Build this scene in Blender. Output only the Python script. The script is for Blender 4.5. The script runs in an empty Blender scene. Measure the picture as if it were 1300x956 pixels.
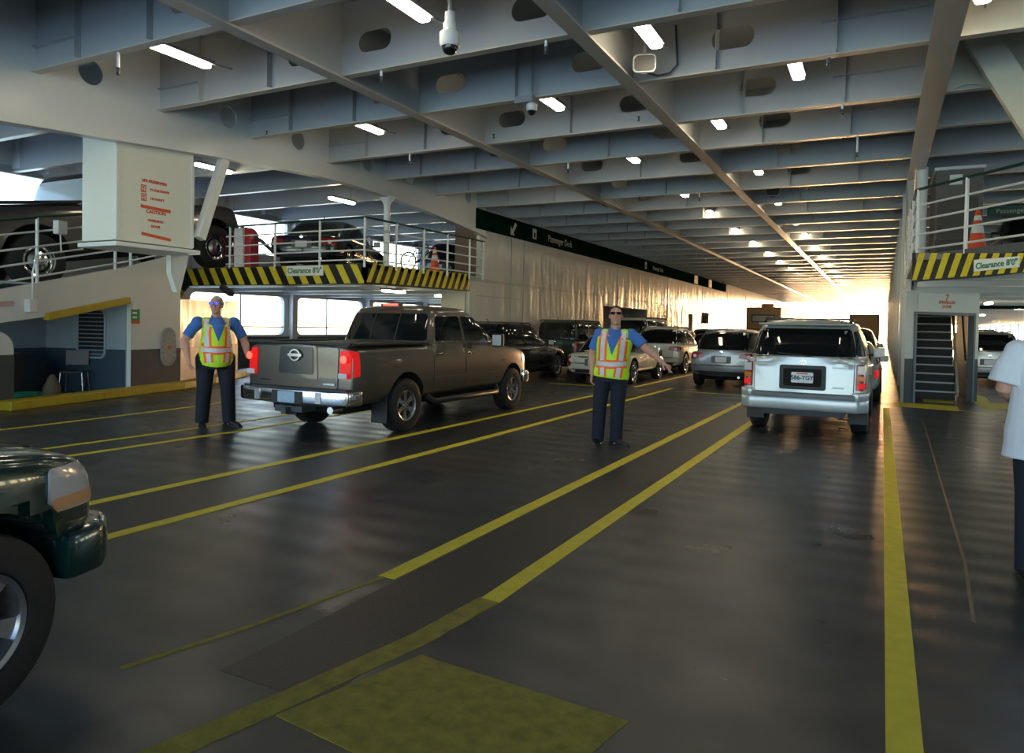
import bpy, bmesh, math, random
from mathutils import Vector, Matrix, Euler
from mathutils.bvhtree import BVHTree
random.seed(7)
scn = bpy.context.scene
COL = scn.collection
PI = math.pi
V = Vector

# ---------------------------------------------------------------- camera frame
FPX, CAMZ = 909.21, 1.55
CR = V((0.8876071572720288, 0.46019075845409285, 0.019442227056452502))
CU = V((-0.027431452408964743, 0.010679379896909102, 0.9995666392310981))
CF = V((-0.4597836989043898, 0.8877558316780939, -0.02210279492130238))
def ray(px):
    return CF + CR * ((px[0] - 650) / FPX) - CU * ((px[1] - 433) / FPX)
def on(px, x=None, y=None, z=None):
    """the point of the ship seen at a photo position, on the plane x, y or z = value"""
    d = ray(px)
    t = x / d.x if x is not None else y / d.y if y is not None else (z - CAMZ) / d.z
    return V((d.x * t, d.y * t, d.z * t + CAMZ))

# ---------------------------------------------------------------- materials
MATS = {}
def mat(name, col, rough=.5, metal=0., bump=0., bscale=20., var=0., vscale=3., coat=0., emit=None, estr=0., spec=.5, alpha=1.):
    if name in MATS: return MATS[name]
    m = bpy.data.materials.new(name); m.use_nodes = True
    nt = m.node_tree; n = nt.nodes; l = nt.links
    b = n['Principled BSDF']
    b.inputs['Roughness'].default_value = rough
    b.inputs['Metallic'].default_value = metal
    b.inputs['Coat Weight'].default_value = coat
    b.inputs['Specular IOR Level'].default_value = spec
    tc = n.new('ShaderNodeTexCoord')
    nz = n.new('ShaderNodeTexNoise'); nz.inputs['Scale'].default_value = vscale; nz.inputs['Detail'].default_value = 5
    l.new(tc.outputs['Object'], nz.inputs['Vector'])
    mx = n.new('ShaderNodeMixRGB'); mx.blend_type = 'MIX'
    c = (*col, 1)
    k = 1 - var
    mx.inputs[1].default_value = (col[0] * k, col[1] * k, col[2] * k, 1); mx.inputs[2].default_value = c
    l.new(nz.outputs['Fac'], mx.inputs[0]); l.new(mx.outputs[0], b.inputs['Base Color'])
    if bump:
        nb = n.new('ShaderNodeTexNoise'); nb.inputs['Scale'].default_value = bscale; nb.inputs['Detail'].default_value = 3
        l.new(tc.outputs['Object'], nb.inputs['Vector'])
        bp = n.new('ShaderNodeBump'); bp.inputs['Strength'].default_value = bump; bp.inputs['Distance'].default_value = .02
        l.new(nb.outputs['Fac'], bp.inputs['Height']); l.new(bp.outputs[0], b.inputs['Normal'])
    if emit:
        b.inputs['Emission Color'].default_value = (*emit, 1); b.inputs['Emission Strength'].default_value = estr
    if alpha < 1: b.inputs['Alpha'].default_value = alpha
    MATS[name] = m
    return m

# ---------------------------------------------------------------- mesh builder
class MB:
    def __init__(s): s.v = []; s.f = []
    def add(s, vs, fs):
        o = len(s.v); s.v += [V(p) for p in vs]; s.f += [tuple(i + o for i in f) for f in fs]; return s
    def box(s, c, d, M=None):
        x, y, z = d[0] / 2, d[1] / 2, d[2] / 2; c = V(c)
        ps = [V((a * x, b * y, e * z)) for a in (-1, 1) for b in (-1, 1) for e in (-1, 1)]
        ps = [(M @ p if M else p) + c for p in ps]
        return s.add(ps, [(0, 1, 3, 2), (4, 6, 7, 5), (0, 4, 5, 1), (2, 3, 7, 6), (0, 2, 6, 4), (1, 5, 7, 3)])
    def bar(s, a, b, w, h, up=(0, 0, 1)):
        a = V(a); b = V(b); d = (b - a); L = d.length; d.normalize()
        u = V(up); r = d.cross(u)
        if r.length < 1e-4: r = d.cross(V((1, 0, 0)))
        r.normalize(); u = r.cross(d)
        M = Matrix((r, d, u)).transposed()
        return s.box((a + b) / 2, (w, L, h), M)
    def tube(s, pts, r, n=8, cap=True, closed=False):
        pts = [V(p) for p in pts]; N = len(pts); rs = r if isinstance(r, (list, tuple)) else [r] * N
        prev = None; rings = []
        for i, p in enumerate(pts):
            if closed: t = pts[(i + 1) % N] - pts[i - 1]
            else: t = pts[min(i + 1, N - 1)] - pts[max(i - 1, 0)]
            t.normalize()
            if prev is None:
                a = t.cross(V((0, 0, 1)));
                if a.length < 1e-3: a = t.cross(V((1, 0, 0)))
            else: a = prev - t * prev.dot(t)
            a.normalize(); prev = a; b = t.cross(a)
            rr = rs[i]; rx, ry = rr if isinstance(rr, (list, tuple)) else (rr, rr)
            rings.append([p + a * math.cos(2 * PI * k / n) * rx + b * math.sin(2 * PI * k / n) * ry for k in range(n)])
        vs = [q for R in rings for q in R]; fs = []
        for i in range(N if closed else N - 1):
            j = (i + 1) % N
            for k in range(n):
                k2 = (k + 1) % n; fs.append((i * n + k, i * n + k2, j * n + k2, j * n + k))
        if cap and not closed:
            fs.append(tuple(range(n))[::-1]); fs.append(tuple((N - 1) * n + k for k in range(n)))
        return s.add(vs, fs)
    def lathe(s, prof, M=None, n=24, cap=True):
        """profile (r, h) turned about local z"""
        M = M or Matrix.Identity(4); vs = []; fs = []; N = len(prof)
        for (r, h) in prof:
            for k in range(n):
                a = 2 * PI * k / n; vs.append(M @ V((r * math.cos(a), r * math.sin(a), h)))
        for i in range(N - 1):
            for k in range(n):
                k2 = (k + 1) % n; fs.append((i * n + k, i * n + k2, (i + 1) * n + k2, (i + 1) * n + k))
        if cap and prof[0][0] > 1e-6: fs.append(tuple(range(n))[::-1])
        if cap and prof[-1][0] > 1e-6: fs.append(tuple((N - 1) * n + k for k in range(n)))
        return s.add(vs, fs)
    def ell(s, c, r, n=12, M=None):
        c = V(c); prof = [(math.sin(PI * i / n) + 1e-5, -math.cos(PI * i / n)) for i in range(n + 1)]
        T = Matrix.Translation(c) @ (M.to_4x4() if M else Matrix.Identity(4)) @ Matrix.Diagonal((r[0], r[1], r[2], 1))
        return s.lathe(prof, T, n=max(12, n))
    def plate(s, outer, holes, t, M):
        """flat plate with holes in local xy, thickness t along local z (centred)"""
        bm = bmesh.new(); loops = []
        for lp in [outer] + list(holes):
            vs = [bm.verts.new((p[0], p[1], 0)) for p in lp]
            for i in range(len(vs)): bm.edges.new((vs[i], vs[(i + 1) % len(vs)]))
            loops.append(len(lp))
        if len(loops) == 1: bm.faces.new(bm.verts[:])
        else: bmesh.ops.triangle_fill(bm, use_beauty=True, edges=bm.edges[:], normal=(0, 0, 1))
        bm.verts.index_update(); bm.faces.ensure_lookup_table()
        P = [v.co.copy() for v in bm.verts]; n = len(P)
        fs = [[v.index for v in f.verts] for f in bm.faces]
        bm.free()
        vs = [M @ V((p.x, p.y, t / 2)) for p in P] + [M @ V((p.x, p.y, -t / 2)) for p in P]
        F = [tuple(f) for f in fs] + [tuple(i + n for i in f[::-1]) for f in fs]
        o = 0
        for L in loops:
            for i in range(L):
                a = o + i; b = o + (i + 1) % L; F.append((a, a + n, b + n, b))
            o += L
        return s.add(vs, F)
    def prism(s, poly, a, b, M=None):
        """polygon in local xy from z=a to z=b"""
        M = M or Matrix.Identity(4)
        return s.plate(poly, [], b - a, M @ Matrix.Translation((0, 0, (a + b) / 2)))
    def build(s, name, m, parent=None, bevel=0., smooth=False, loc=None, seg=2, ang=40, wn=True):
        me = bpy.data.meshes.new(name)
        me.from_pydata([tuple(p) for p in s.v], [], s.f); me.update()
        bm = bmesh.new(); bm.from_mesh(me); bmesh.ops.recalc_face_normals(bm, faces=bm.faces)
        if bevel:
            es = [e for e in bm.edges if len(e.link_faces) == 2 and e.calc_face_angle(0) > math.radians(30)]
            bmesh.ops.bevel(bm, geom=es, offset=bevel, segments=seg, affect='EDGES', clamp_overlap=True, profile=.5)
        bm.to_mesh(me); bm.free()
        return link(name, me, m, parent, smooth, loc, ang)
def link(name, me, m, parent=None, smooth=False, loc=None, ang=40):
    o = bpy.data.objects.new(name, me); COL.objects.link(o)
    if m is not None:
        if len(me.materials) == 0: me.materials.append(m)
    if smooth:
        me.shade_smooth(); me.set_sharp_from_angle(angle=math.radians(ang))
    if parent: o.parent = parent
    if loc: o.location = loc
    return o
def empty(name, loc=(0, 0, 0), rz=0., scale=1.):
    o = bpy.data.objects.new(name, None); COL.objects.link(o); o.empty_display_size = .2
    o.location = loc; o.rotation_euler = (0, 0, rz); o.scale = (scale,) * 3
    return o
def tag(o, label=None, cat=None, group=None, kind=None):
    if label: o['label'] = label
    if cat: o['category'] = cat
    if group: o['group'] = group
    if kind: o['kind'] = kind
    return o
def struct(o): o['kind'] = 'structure'; return o
def copy_tree(o, parent=None):
    c = o.copy(); COL.objects.link(c)
    if parent: c.parent = parent
    for ch in o.children: copy_tree(ch, c)
    return c
def frame(o, ex, ey):
    ex = V(ex).normalized(); ey = V(ey).normalized(); ez = ex.cross(ey)
    M = Matrix((ex, ey, ez)).transposed().to_4x4(); M.translation = V(o); return M
def rrect(x0, y0, x1, y1, r, n=6):
    pts = []
    for cx, cy, a0 in ((x1 - r, y1 - r, 0), (x0 + r, y1 - r, 90), (x0 + r, y0 + r, 180), (x1 - r, y0 + r, 270)):
        for k in range(n + 1):
            a = math.radians(a0 + 90 * k / n); pts.append((cx + r * math.cos(a), cy + r * math.sin(a)))
    return pts
def rpoly(pts, r, n=4):
    """round the corners of a polygon"""
    out = []; N = len(pts)
    for i in range(N):
        p = V(pts[i]).to_2d() if len(pts[i]) > 2 else V(pts[i]); a = V(pts[i - 1]); b = V(pts[(i + 1) % N])
        da = (a - p); db = (b - p); k = min(r, da.length * .45, db.length * .45)
        A = p + da.normalized() * k; B = p + db.normalized() * k
        for j in range(n + 1):
            t = j / n; out.append(tuple(A * (1 - t) ** 2 + p * 2 * t * (1 - t) + B * t * t))
    return out
def circ(cx, cy, r, n=24, ry=None):
    return [(cx + r * math.cos(2 * PI * k / n), cy + (ry or r) * math.sin(2 * PI * k / n)) for k in range(n)]
def text_mesh(body, size, depth=.004, align='CENTER', bold=0., spacing=1., line=1.):
    cu = bpy.data.curves.new('txt', 'FONT'); cu.body = body; cu.size = size; cu.extrude = depth / 2; cu.align_x = align; cu.align_y = 'CENTER'
    cu.offset = bold; cu.space_character = spacing; cu.space_line = line; cu.resolution_u = 3
    o = bpy.data.objects.new('txt', cu); COL.objects.link(o)
    bpy.context.view_layer.update()
    me = bpy.data.meshes.new_from_object(o.evaluated_get(bpy.context.evaluated_depsgraph_get()))
    bpy.data.objects.remove(o); bpy.data.curves.remove(cu)
    return me
def text(name, body, size, M, m, parent=None, **k):
    """lettering standing on a surface; M carries local xy onto the surface"""
    me = text_mesh(body, size, **k); me.name = name; me.transform(M)
    me.materials.clear()
    return link(name, me, m, parent)
def evald(o):
    bpy.context.view_layer.update()
    me = bpy.data.meshes.new_from_object(o.evaluated_get(bpy.context.evaluated_depsgraph_get()))
    return me
SKY, EXPO = 1.0, -0.3
# ================================================================ MATERIALS
M_white = mat('white_ship_paint', (.72, .73, .72), .3, bump=.05, bscale=2.2, var=.06, vscale=1.5)
M_ceil = mat('ceiling_paint', (.43, .435, .43), .36, bump=.05, bscale=2., var=.08, vscale=1.2)
M_flange = mat('flange_warm_lit_paint', (.58, .52, .44), .28, bump=.08, bscale=6., var=.15)  # tan tint puts the warm light from below into the colour
M_dado = mat('grey_dado_paint', (.075, .085, .095), .35, bump=.05, bscale=3, var=.25)
M_yel = mat('yellow_line_paint', (.82, .68, .03), .55, bump=.15, bscale=40, var=.35, vscale=9)
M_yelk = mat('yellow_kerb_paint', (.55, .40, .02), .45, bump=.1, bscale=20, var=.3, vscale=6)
M_blk = mat('black_board_paint', (.012, .013, .016), .4)
M_green = mat('dark_green_sign', (.004, .022, .014), .9, spec=0.)
M_grail = mat('green_rail_paint', (.01, .05, .035), .35)
M_rail = mat('white_rail_paint', (.75, .77, .78), .35)
M_blue = mat('blue_trim', (.08, .12, .3), .5)
M_red = mat('red_lettering', (.65, .09, .02), .5)
M_signw = mat('sign_white', (.8, .82, .78), .5)
M_signg = mat('sign_green_letters', (.01, .2, .12), .5)
M_lamp = mat('lamp_diffuser', (.9, .88, .8), .5, emit=(1., .87, .62), estr=40.)
M_dark = mat('dark_grey_metal', (.05, .055, .06), .5)
M_grey = mat('grey_metal', (.32, .33, .34), .4, metal=.3)
M_steel = mat('bright_steel', (.7, .7, .7), .2, metal=1.)
M_tan = mat('tan_panel', (.28, .19, .12), .6, bump=.2, bscale=14, var=.3)
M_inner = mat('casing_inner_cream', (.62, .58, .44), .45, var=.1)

def floor_material():
    m = bpy.data.materials.new('painted_steel_deck'); m.use_nodes = True
    nt = m.node_tree; n = nt.nodes; l = nt.links; b = n['Principled BSDF']
    tc = n.new('ShaderNodeTexCoord')
    def noise(scale, det=6, vec=None, sc=None):
        z = n.new('ShaderNodeTexNoise'); z.inputs['Scale'].default_value = scale; z.inputs['Detail'].default_value = det
        if sc:
            mp = n.new('ShaderNodeMapping'); mp.inputs['Scale'].default_value = sc; l.new(tc.outputs['Object'], mp.inputs[0]); l.new(mp.outputs[0], z.inputs['Vector'])
        else: l.new(tc.outputs['Object'], z.inputs['Vector'])
        return z
    def ramp(src, stops):
        r = n.new('ShaderNodeValToRGB'); l.new(src, r.inputs[0]); e = r.color_ramp.elements
        while len(e) < len(stops): e.new(.5)
        for el, (p, c) in zip(e, stops): el.position = p; el.color = (*c, 1) if len(c) == 3 else c
        return r
    base = ramp(noise(.9, 8).outputs['Fac'], [(.3, (.028, .031, .032)), (.7, (.052, .055, .054))])
    # rust stains
    rs = ramp(noise(.55, 7, sc=(1, .45, 1)).outputs['Fac'], [(.60, (0, 0, 0)), (.75, (1, 1, 1))])
    mx = n.new('ShaderNodeMixRGB'); l.new(rs.outputs[0], mx.inputs[0]); l.new(base.outputs[0], mx.inputs[1]); mx.inputs[2].default_value = (.05, .033, .02, 1)
    # long tyre scuffs
    sc = ramp(noise(2.2, 5, sc=(1.6, .12, 1)).outputs['Fac'], [(.55, (0, 0, 0)), (.72, (1, 1, 1))])
    mx2 = n.new('ShaderNodeMixRGB'); mx2.inputs[2].default_value = (.016, .017, .018, 1)
    mm = n.new('ShaderNodeMath'); mm.operation = 'MULTIPLY'; mm.inputs[1].default_value = .6; l.new(sc.outputs[0], mm.inputs[0])
    l.new(mm.outputs[0], mx2.inputs[0]); l.new(mx.outputs[0], mx2.inputs[1]); l.new(mx2.outputs[0], b.inputs['Base Color'])
    rr = ramp(noise(1.4, 6).outputs['Fac'], [(.3, (.26,) * 3), (.75, (.44,) * 3)]); l.new(rr.outputs[0], b.inputs['Roughness'])
    # plating ripples across the deck, fine grit
    w = n.new('ShaderNodeTexWave'); w.wave_type = 'BANDS'; w.bands_direction = 'Y'; w.inputs['Scale'].default_value = .8; w.inputs['Distortion'].default_value = .7; w.inputs['Detail'].default_value = 1
    l.new(tc.outputs['Object'], w.inputs['Vector'])
    g = noise(60, 4); a = n.new('ShaderNodeMath'); a.operation = 'MULTIPLY_ADD'; l.new(g.outputs['Fac'], a.inputs[0]); a.inputs[1].default_value = .16; l.new(w.outputs['Fac'], a.inputs[2])
    lf = noise(1.1, 2); a2 = n.new('ShaderNodeMath'); a2.operation = 'MULTIPLY_ADD'; l.new(lf.outputs['Fac'], a2.inputs[0]); a2.inputs[1].default_value = .7; l.new(a.outputs[0], a2.inputs[2])
    bp = n.new('ShaderNodeBump'); bp.inputs['Strength'].default_value = .32; bp.inputs['Distance'].default_value = .012
    l.new(a2.outputs[0], bp.inputs['Height']); l.new(bp.outputs[0], b.inputs['Normal'])
    b.inputs['Specular IOR Level'].default_value = .5
    return m
M_floor = floor_material()
def wavy_wall():
    m = bpy.data.materials.new('glossy_white_cladding'); m.use_nodes = True
    nt = m.node_tree; n = nt.nodes; l = nt.links; b = n['Principled BSDF']
    b.inputs['Base Color'].default_value = (.56, .57, .54, 1); b.inputs['Roughness'].default_value = .2
    tc = n.new('ShaderNodeTexCoord'); mp = n.new('ShaderNodeMapping'); mp.inputs['Scale'].default_value = (1, 1.9, .4)
    l.new(tc.outputs['Object'], mp.inputs[0])
    z = n.new('ShaderNodeTexNoise'); z.inputs['Scale'].default_value = 1.; z.inputs['Detail'].default_value = 2; l.new(mp.outputs[0], z.inputs['Vector'])
    bp = n.new('ShaderNodeBump'); bp.inputs['Strength'].default_value = .8; bp.inputs['Distance'].default_value = .07
    l.new(z.outputs['Fac'], bp.inputs['Height']); l.new(bp.outputs[0], b.inputs['Normal'])
    return m
M_clad = wavy_wall()

# ================================================================ SHIP
XL, XR = -10.6, .4            # tunnel walls
OL, OR = -18.5, 8.2           # outer hull sides
YE = 92.                      # far end of the car deck
ZB, ZC = 4.95, 5.95           # underside of the beams, plating
YB = [-4.2, -2.2, -.15, 1.85, 3.86, 5.85, 7.78, 9.68, 11.8, 13.75, 15.9, 18.05, 20.2, 22.26]
while YB[-1] < YE - 2.2: YB.append(YB[-1] + 2.09)
GX = [-18.45, XL, -6.78, -3.2, .53, 4.4]

floor = struct(MB().box(((OL + OR) / 2, 42, -.1), (OR - OL + .6, 100, .2)).build('floor', M_floor))
ceiling = struct(MB().box(((OL + OR) / 2, 43, ZC + .06), (OR - OL + .6, 99, .12)).build('ceiling', M_ceil))
def cpart(mb, name, m, **k): return mb.build(name, m, ceiling, **k)

# transverse beams, each with lightening holes, a bottom flange and stiffeners
def beam_web(y, x0, x1, holes):
    mb = MB(); M = frame((0, y, 0), (1, 0, 0), (0, 0, 1))
    mb.plate([(x0, ZB), (x1, ZB), (x1, ZC), (x0, ZC)], holes, .014, M); return mb
for i, y in enumerate(YB):
    holes = []
    if y < 40:
        for hx in (-1.85, -3.85, -6.2, -7.5): holes.append(rrect(hx - .27, 5.22, hx + .27, 5.5, .13, 5))
    w = beam_web(y, OL, OR, holes)
    for sx in (-9.55, -8.1, -5.0, -2.05, -.6) if y < 40 else ():      # vertical stiffeners
        w.box((sx, y - .05, (ZB + ZC) / 2), (.012, .1, ZC - ZB - .05)); w.box((sx, y + .05, (ZB + ZC) / 2), (.012, .1, ZC - ZB - .05))
    if y < 40:
        w.box((-10.05, y - .04, 5.27), (1., .08, .012)); w.box((-.2, y - .04, 5.36), (1.15, .08, .012))
    cpart(w, 'beam', M_ceil)
    cpart(MB().box(((OL + OR) / 2, y, ZB - .008), (OR - OL, .13, .016)), 'beam_flange', M_flange)
# longitudinal girders
for gx in GX:
    if gx == XL: continue
    y0 = -6
    g = MB(); g.box((gx, (y0 + YE) / 2, (ZB + ZC) / 2 - .02), (.014, YE - y0, ZC - ZB)); cpart(g, 'girder', M_ceil)
    wd = .3 if gx == .53 else .2
    cpart(MB().box((gx, (y0 + YE) / 2, ZB - .04), (wd, YE - y0, .03)), 'girder_flange', M_flange)
# the deep arched girder over the left opening
arch = [(-6, 3.4), (0, 3.75), (3, 3.97), (5.4, 4.15), (7.05, 4.28), (9.35, 4.46), (11.4, 4.58), (12.6, 4.59), (13.6, 4.55), (15.45, 4.45), (17, 4.31), (18.6, 4.15)]
out = arch + [(18.6, ZC), (-6, ZC)]
holes = []
for hy in (5.0, 6.63, 9.16, 10.9, 13.1, 14.7, 16.4, 17.6): holes.append(circ(hy, 5.2, .19, 24))
Mx = frame((XL, 0, 0), (0, 1, 0), (0, 0, 1))
struct(MB().plate(out, holes, .03, Mx).build('wall_left_arch', M_white))
fl = MB()
for a, b in zip(arch, arch[1:]): fl.bar((XL, a[0], a[1]), (XL, b[0] + .01, b[1]), .22, .02)
struct(fl.build('trim_1', M_white))

# tunnel wall, left: glossy cladding, alcove and little doors cut through it
def wall_plate(name, x, outer, holes, m, t=.12): return struct(MB().plate(outer, holes, t, frame((x, 0, 0), (0, 1, 0), (0, 0, 1))).build(name, m))
alc = [(28.9, 0), (35.2, 0), (35.2, 2.46), (28.9, 2.46)]
wall_plate('wall_left', XL - .06, [(17.75, 0), (28.9, 0), (28.9, 2.46), (35.2, 2.46), (35.2, 0), (43.9, 0), (43.9, 2.45), (44.9, 2.45), (44.9, 0), (YE, 0), (YE, 5.0), (18.3, 5.0), (18.3, 2.95), (17.75, 2.95)],
           [rrect(47.2, 1.9, 49.6, 2.65, .05, 2)], M_clad)
wd = MB()
for (a, b) in ((29, 35), (43.8, 45), (46.8, 50)):
    wd.box((XL - 1.3, (a + b) / 2, 1.4), (.05, b - a + .8, 2.9))
    wd.box((XL - .7, a - .3, 1.4), (1.2, .05, 2.9)); wd.box((XL - .7, b + .3, 1.4), (1.2, .05, 2.9)); wd.box((XL - .7, (a + b) / 2, 2.75), (1.2, b - a + .8, .05))
struct(wd.build('wall_left_alcoves', M_grey))
seam = MB()
for sy in (20.3, 21.2, 30.6, 39, 47.5, 56, 64): seam.box((XL + .005, sy, 2.3), (.02, .03, 4.2))
seam.box((XL + .004, 19.6, 2.4), (.018, 2.8, .02))
struct(seam.build('trim_2', M_grey))
# tunnel end of the left casing and its cream inner face beside the opening
struct(MB().box((XL - .5, 17.7, 1.24), (.8, .1, 2.44)).build('wall_left_return', M_inner))
# tunnel wall, right
wall_plate('wall_right', XR + .06, [(18.5, 0), (YE, 0), (YE, ZB), (18.0, ZB), (18.0, 2.46), (18.5, 2.46)], [], M_clad)
struct(MB().box((XR - .004, 55, .46), (.012, 72, .92)).build('trim_3', M_dado))
struct(MB().box((XL + .006, 56, .46), (.012, 71, .92)).build('trim_4', M_dado))
rb = MB()
for k in range(18): rb.box((XR - .03, 20 + k * 4.1, 2.6), (.06, .12, 4.7))
struct(rb.build('trim_5', M_white))

# green direction band along the top of the left wall
band = MB().box((XL + .02, 36.6, 4.64), (.03, 37.2, .58)).build('direction_band', M_green)
tag(band, 'long dark green band with white lettering along the top of the left tunnel wall', 'sign')
def on_left_wall(y, z, dx=.04): return frame((XL + dx, y, z), (0, 1, 0), (0, 0, 1))
M_let = mat('band_lettering', (.55, .57, .55), .5)
text('lettering', 'Passenger Deck', .34, on_left_wall(24.1, 4.63), M_let, band)
text('lettering', 'Passenger Deck', .3, on_left_wall(36.9, 4.63), M_let, band)
ar = MB(); Ma = on_left_wall(20.35, 4.64)
ar.prism([(-.2, -.22), (.08, -.22), (.0, -.14), (.22, .12), (.12, .2), (-.1, -.05), (-.2, .06)], -.002, .002, Ma); ar.build('arrow', M_let, band)
for yy in (21.9, 34.7): 
    ic = MB().prism([(-.15, -.17), (.15, -.17), (.15, .17), (-.15, .17)], -.002, .002, on_left_wall(yy, 4.65)).build('pictogram', M_let, band)
    MB().prism([(-.05, -.12), (.05, -.12), (.05, .04), (-.05, .04)], -.002, .002, on_left_wall(yy, 4.65, .046)).build('stair_figure', M_green, ic)
for yy, hh in ((45.4, .5), (49.5, .5)):
    tag(MB().box((XL + .055, yy, 4.64), (.03, .9, hh)).build('wall_notice', M_signw), 'white %s notice hanging on the green band of the left wall' % ('nearer' if yy < 47 else 'farther'), 'sign', 'notices on the green band')

# ---------------------------------------------------------------- outer hull, left
def hull_side(name, x, y0, y1, z0, z1, wins, m, t=.14):
    return struct(MB().plate([(y0, z0), (y1, z0), (y1, z1), (y0, z1)], wins, t, frame((x, 0, 0), (0, 1, 0), (0, 0, 1))).build(name, m))
wl = []
for (a, b) in ((3.2, 6.5), (7.2, 10.42), (11.0, 14.4), (15.2, 18.5), (19.05, 22.5), (23.2, 26.5), (27.2, 30.5), (31.2, 34.5)): wl.append(rrect(a, 3.75, b, 5.1, .28, 5))
for (a, b) in ((14.6, 18.4), (19.03, 22.6), (23.2, 26.6), (27.2, 30.6), (31.2, 34.6), (35.2, 38.6)): wl.append(rrect(a, 1.07, b, 2.37, .22, 5))
hull_side('wall_outer_left', OL, -6, YE, -.1, ZC, wl, M_white)
ml = MB()
for y in (16.55, 20.6, 24.9, 28.9, 12.6): ml.box((OL, y, 1.72 if y != 12.6 else 4.4), (.04, .05, 1.36))
for (a, b) in ((14.6, 18.4), (19.03, 22.6), (23.2, 26.6)): ml.box((OL, (a + b) / 2, 1.33), (.04, b - a, .04))
struct(ml.build('window_1', M_white))
fr = MB()
for y in YB:
    if 6 < y < 40:
        for k in range(3):
            fr.box((OL + .2, y + k * .66, 5.4), (.3, .02, .75))
        fr.box((OL + .15, y + 1.0 if y > 10 else y + 1.1, 3.4), (.16, .26, 5.2)) if abs((y * 7) % 3) < 0 else None
for y in (6.85, 10.72, 14.75, 18.78, 22.85, 26.85, 30.85): fr.box((OL + .16, y, 3.9), (.22, .2, 2.1))
for y in (14.0, 18.72, 22.9, 26.9, 30.9): fr.box((OL + .16, y, 1.3), (.22, .24, 2.6))
struct(fr.build('trim_6', M_white))
struct(MB().box((OL + .1, 26, .5), (.06, 60, 1.0)).build('trim_7', M_dado))

# ---------------------------------------------------------------- left upper platform and ramp
pf = MB(); pf.box(((XL + OL) / 2, (13.1 + YE) / 2, 2.86), (XL - OL, YE - 13.1, .1))
platform_left = struct(pf.build('floor_upper_left', M_dado))
us = MB()
for y in YB:
    if y > 13.2: us.box(((XL + OL) / 2, y + .3, 2.64), (XL - OL - .1, .02, .36)); us.box(((XL + OL) / 2, y + .3, 2.465), (XL - OL - .1, .14, .02))
us.build('underside_beam', M_white, platform_left)
def ramp_deck(y): return 2.12 + .172 * (y - 8.8)
rmp = MB()
for x0, x1, y0, y1 in ((-18.45, -14.0, -3.5, 10.7), (-18.45, -16.8, 10.7, 13.15)):
    rmp.prism([(y0, ramp_deck(y0) - .12), (y1, ramp_deck(y1) - .12), (y1, ramp_deck(y1)), (y0, ramp_deck(y0))], 0, x1 - x0, frame((x0, 0, 0), (0, 1, 0), (0, 0, 1)))
struct(rmp.build('floor_ramp_left', M_dado))

# ramp side wall with the recess under the ramp, following the hull's flare
WA, WB = V((-12.84, 6.56, 0)), V((-13.96, 10.75, 0))
WD = (WB - WA).normalized(); WN = V((WD.y, -WD.x, 0))           # outward, towards the lanes
def wal(px, off=0.):
    d = ray(px); t = (WA.dot(WN) + off) / d.dot(WN); p = d * t; s = (p - WA).dot(WD); return (s, p.z + CAMZ)
MW = frame(WA, WD, (0, 0, 1))                                    # local x along the wall, y up, z towards... the lanes
sA, sB = -3.5, (WB - WA).length
def ramp_z(s): return 1.98 + .215 * s
s14 = wal((14, 512))[0]
rc = [(s14, 0), wal((55, 402)), wal((160, 381)), (wal((163, 480))[0], 0)]
s_r = rc[-1][0]
zl_ = rc[1][1] + (rc[2][1] - rc[1][1]) / (rc[2][0] - rc[1][0]) * (-1.4 - rc[1][0]) + .12
outer = [(sA, 0), (-1.4, 0), (-1.4, zl_), rc[1], (s_r, rc[2][1]), (s_r, 0), (sB, 0), (sB, 3.0), (s_r, ramp_z(s_r)), (0, ramp_z(0)), (sA, ramp_z(sA))]
struct(MB().plate(outer, [], .1, MW).build('wall_ramp', M_white))
struct(MB().plate([(-1.5, 0), (s14, 0), (s14, .98)] + [(s14 - .3 + .3 * math.cos(a), .98 + .3 * math.sin(a)) for a in [PI / 2 * k / 7 for k in range(1, 8)]] + [(-1.5, 1.28)], [], .1, MW).build('wall_ramp_portal', M_white))
# grey dado on it
dd = MB(); dd.plate([(s_r + .001, 0), (sB, 0), (sB, .9), (s_r + .001, .9)], [], .012, MW @ Matrix.Translation((0, 0, .055)))
dd.plate([(sA, 0), (rc[0][0] - .001, 0), (rc[0][0] - .001, .9), (sA, .9)], [], .012, MW @ Matrix.Translation((0, 0, .055)))
struct(dd.build('trim_8', M_dado))
# yellow edge of the recess
e = MB(); a, b = rc[1], rc[2]
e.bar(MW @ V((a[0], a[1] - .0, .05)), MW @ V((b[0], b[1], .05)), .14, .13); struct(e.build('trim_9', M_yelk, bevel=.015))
# recess interior: back wall, right cheek, left cheek
M_rec = mat('recess_blue_grey', (.34, .42, .5), .4, var=.15)
M_recd = mat('recess_blue_dado', (.04, .075, .115), .4, var=.15)
rci = MB(); D = -2.0
rci.plate([(-3, 0), (s_r + .2, 0), (s_r + .2, 2.2), (-3, 2.2)], [], .06, MW @ Matrix.Translation((0, 0, D)))
Mch = frame(MW @ V((s_r, 0, -.05)), -WN, (0, 0, 1)); rci.plate([(0, 0), (-D, 0), (-D, 2.1), (0, rc[2][1])], [], .05, Mch @ Matrix.Translation((0, 0, 0)))
rci.plate([(-3, -2.05), (s_r, -2.05), (s_r, 0), (-3, 0)], [], .04, frame(MW @ V((0, 2.1, 0)), WD, -WN).copy() @ Matrix.Diagonal((1, -1, 1, 1)))
struct(rci.build('wall_recess', M_rec))
rdd = MB(); rdd.plate([(-3, 0), (s_r, 0), (s_r, .9), (-3, .9)], [], .02, MW @ Matrix.Translation((0, 0, D + .045)))
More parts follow.
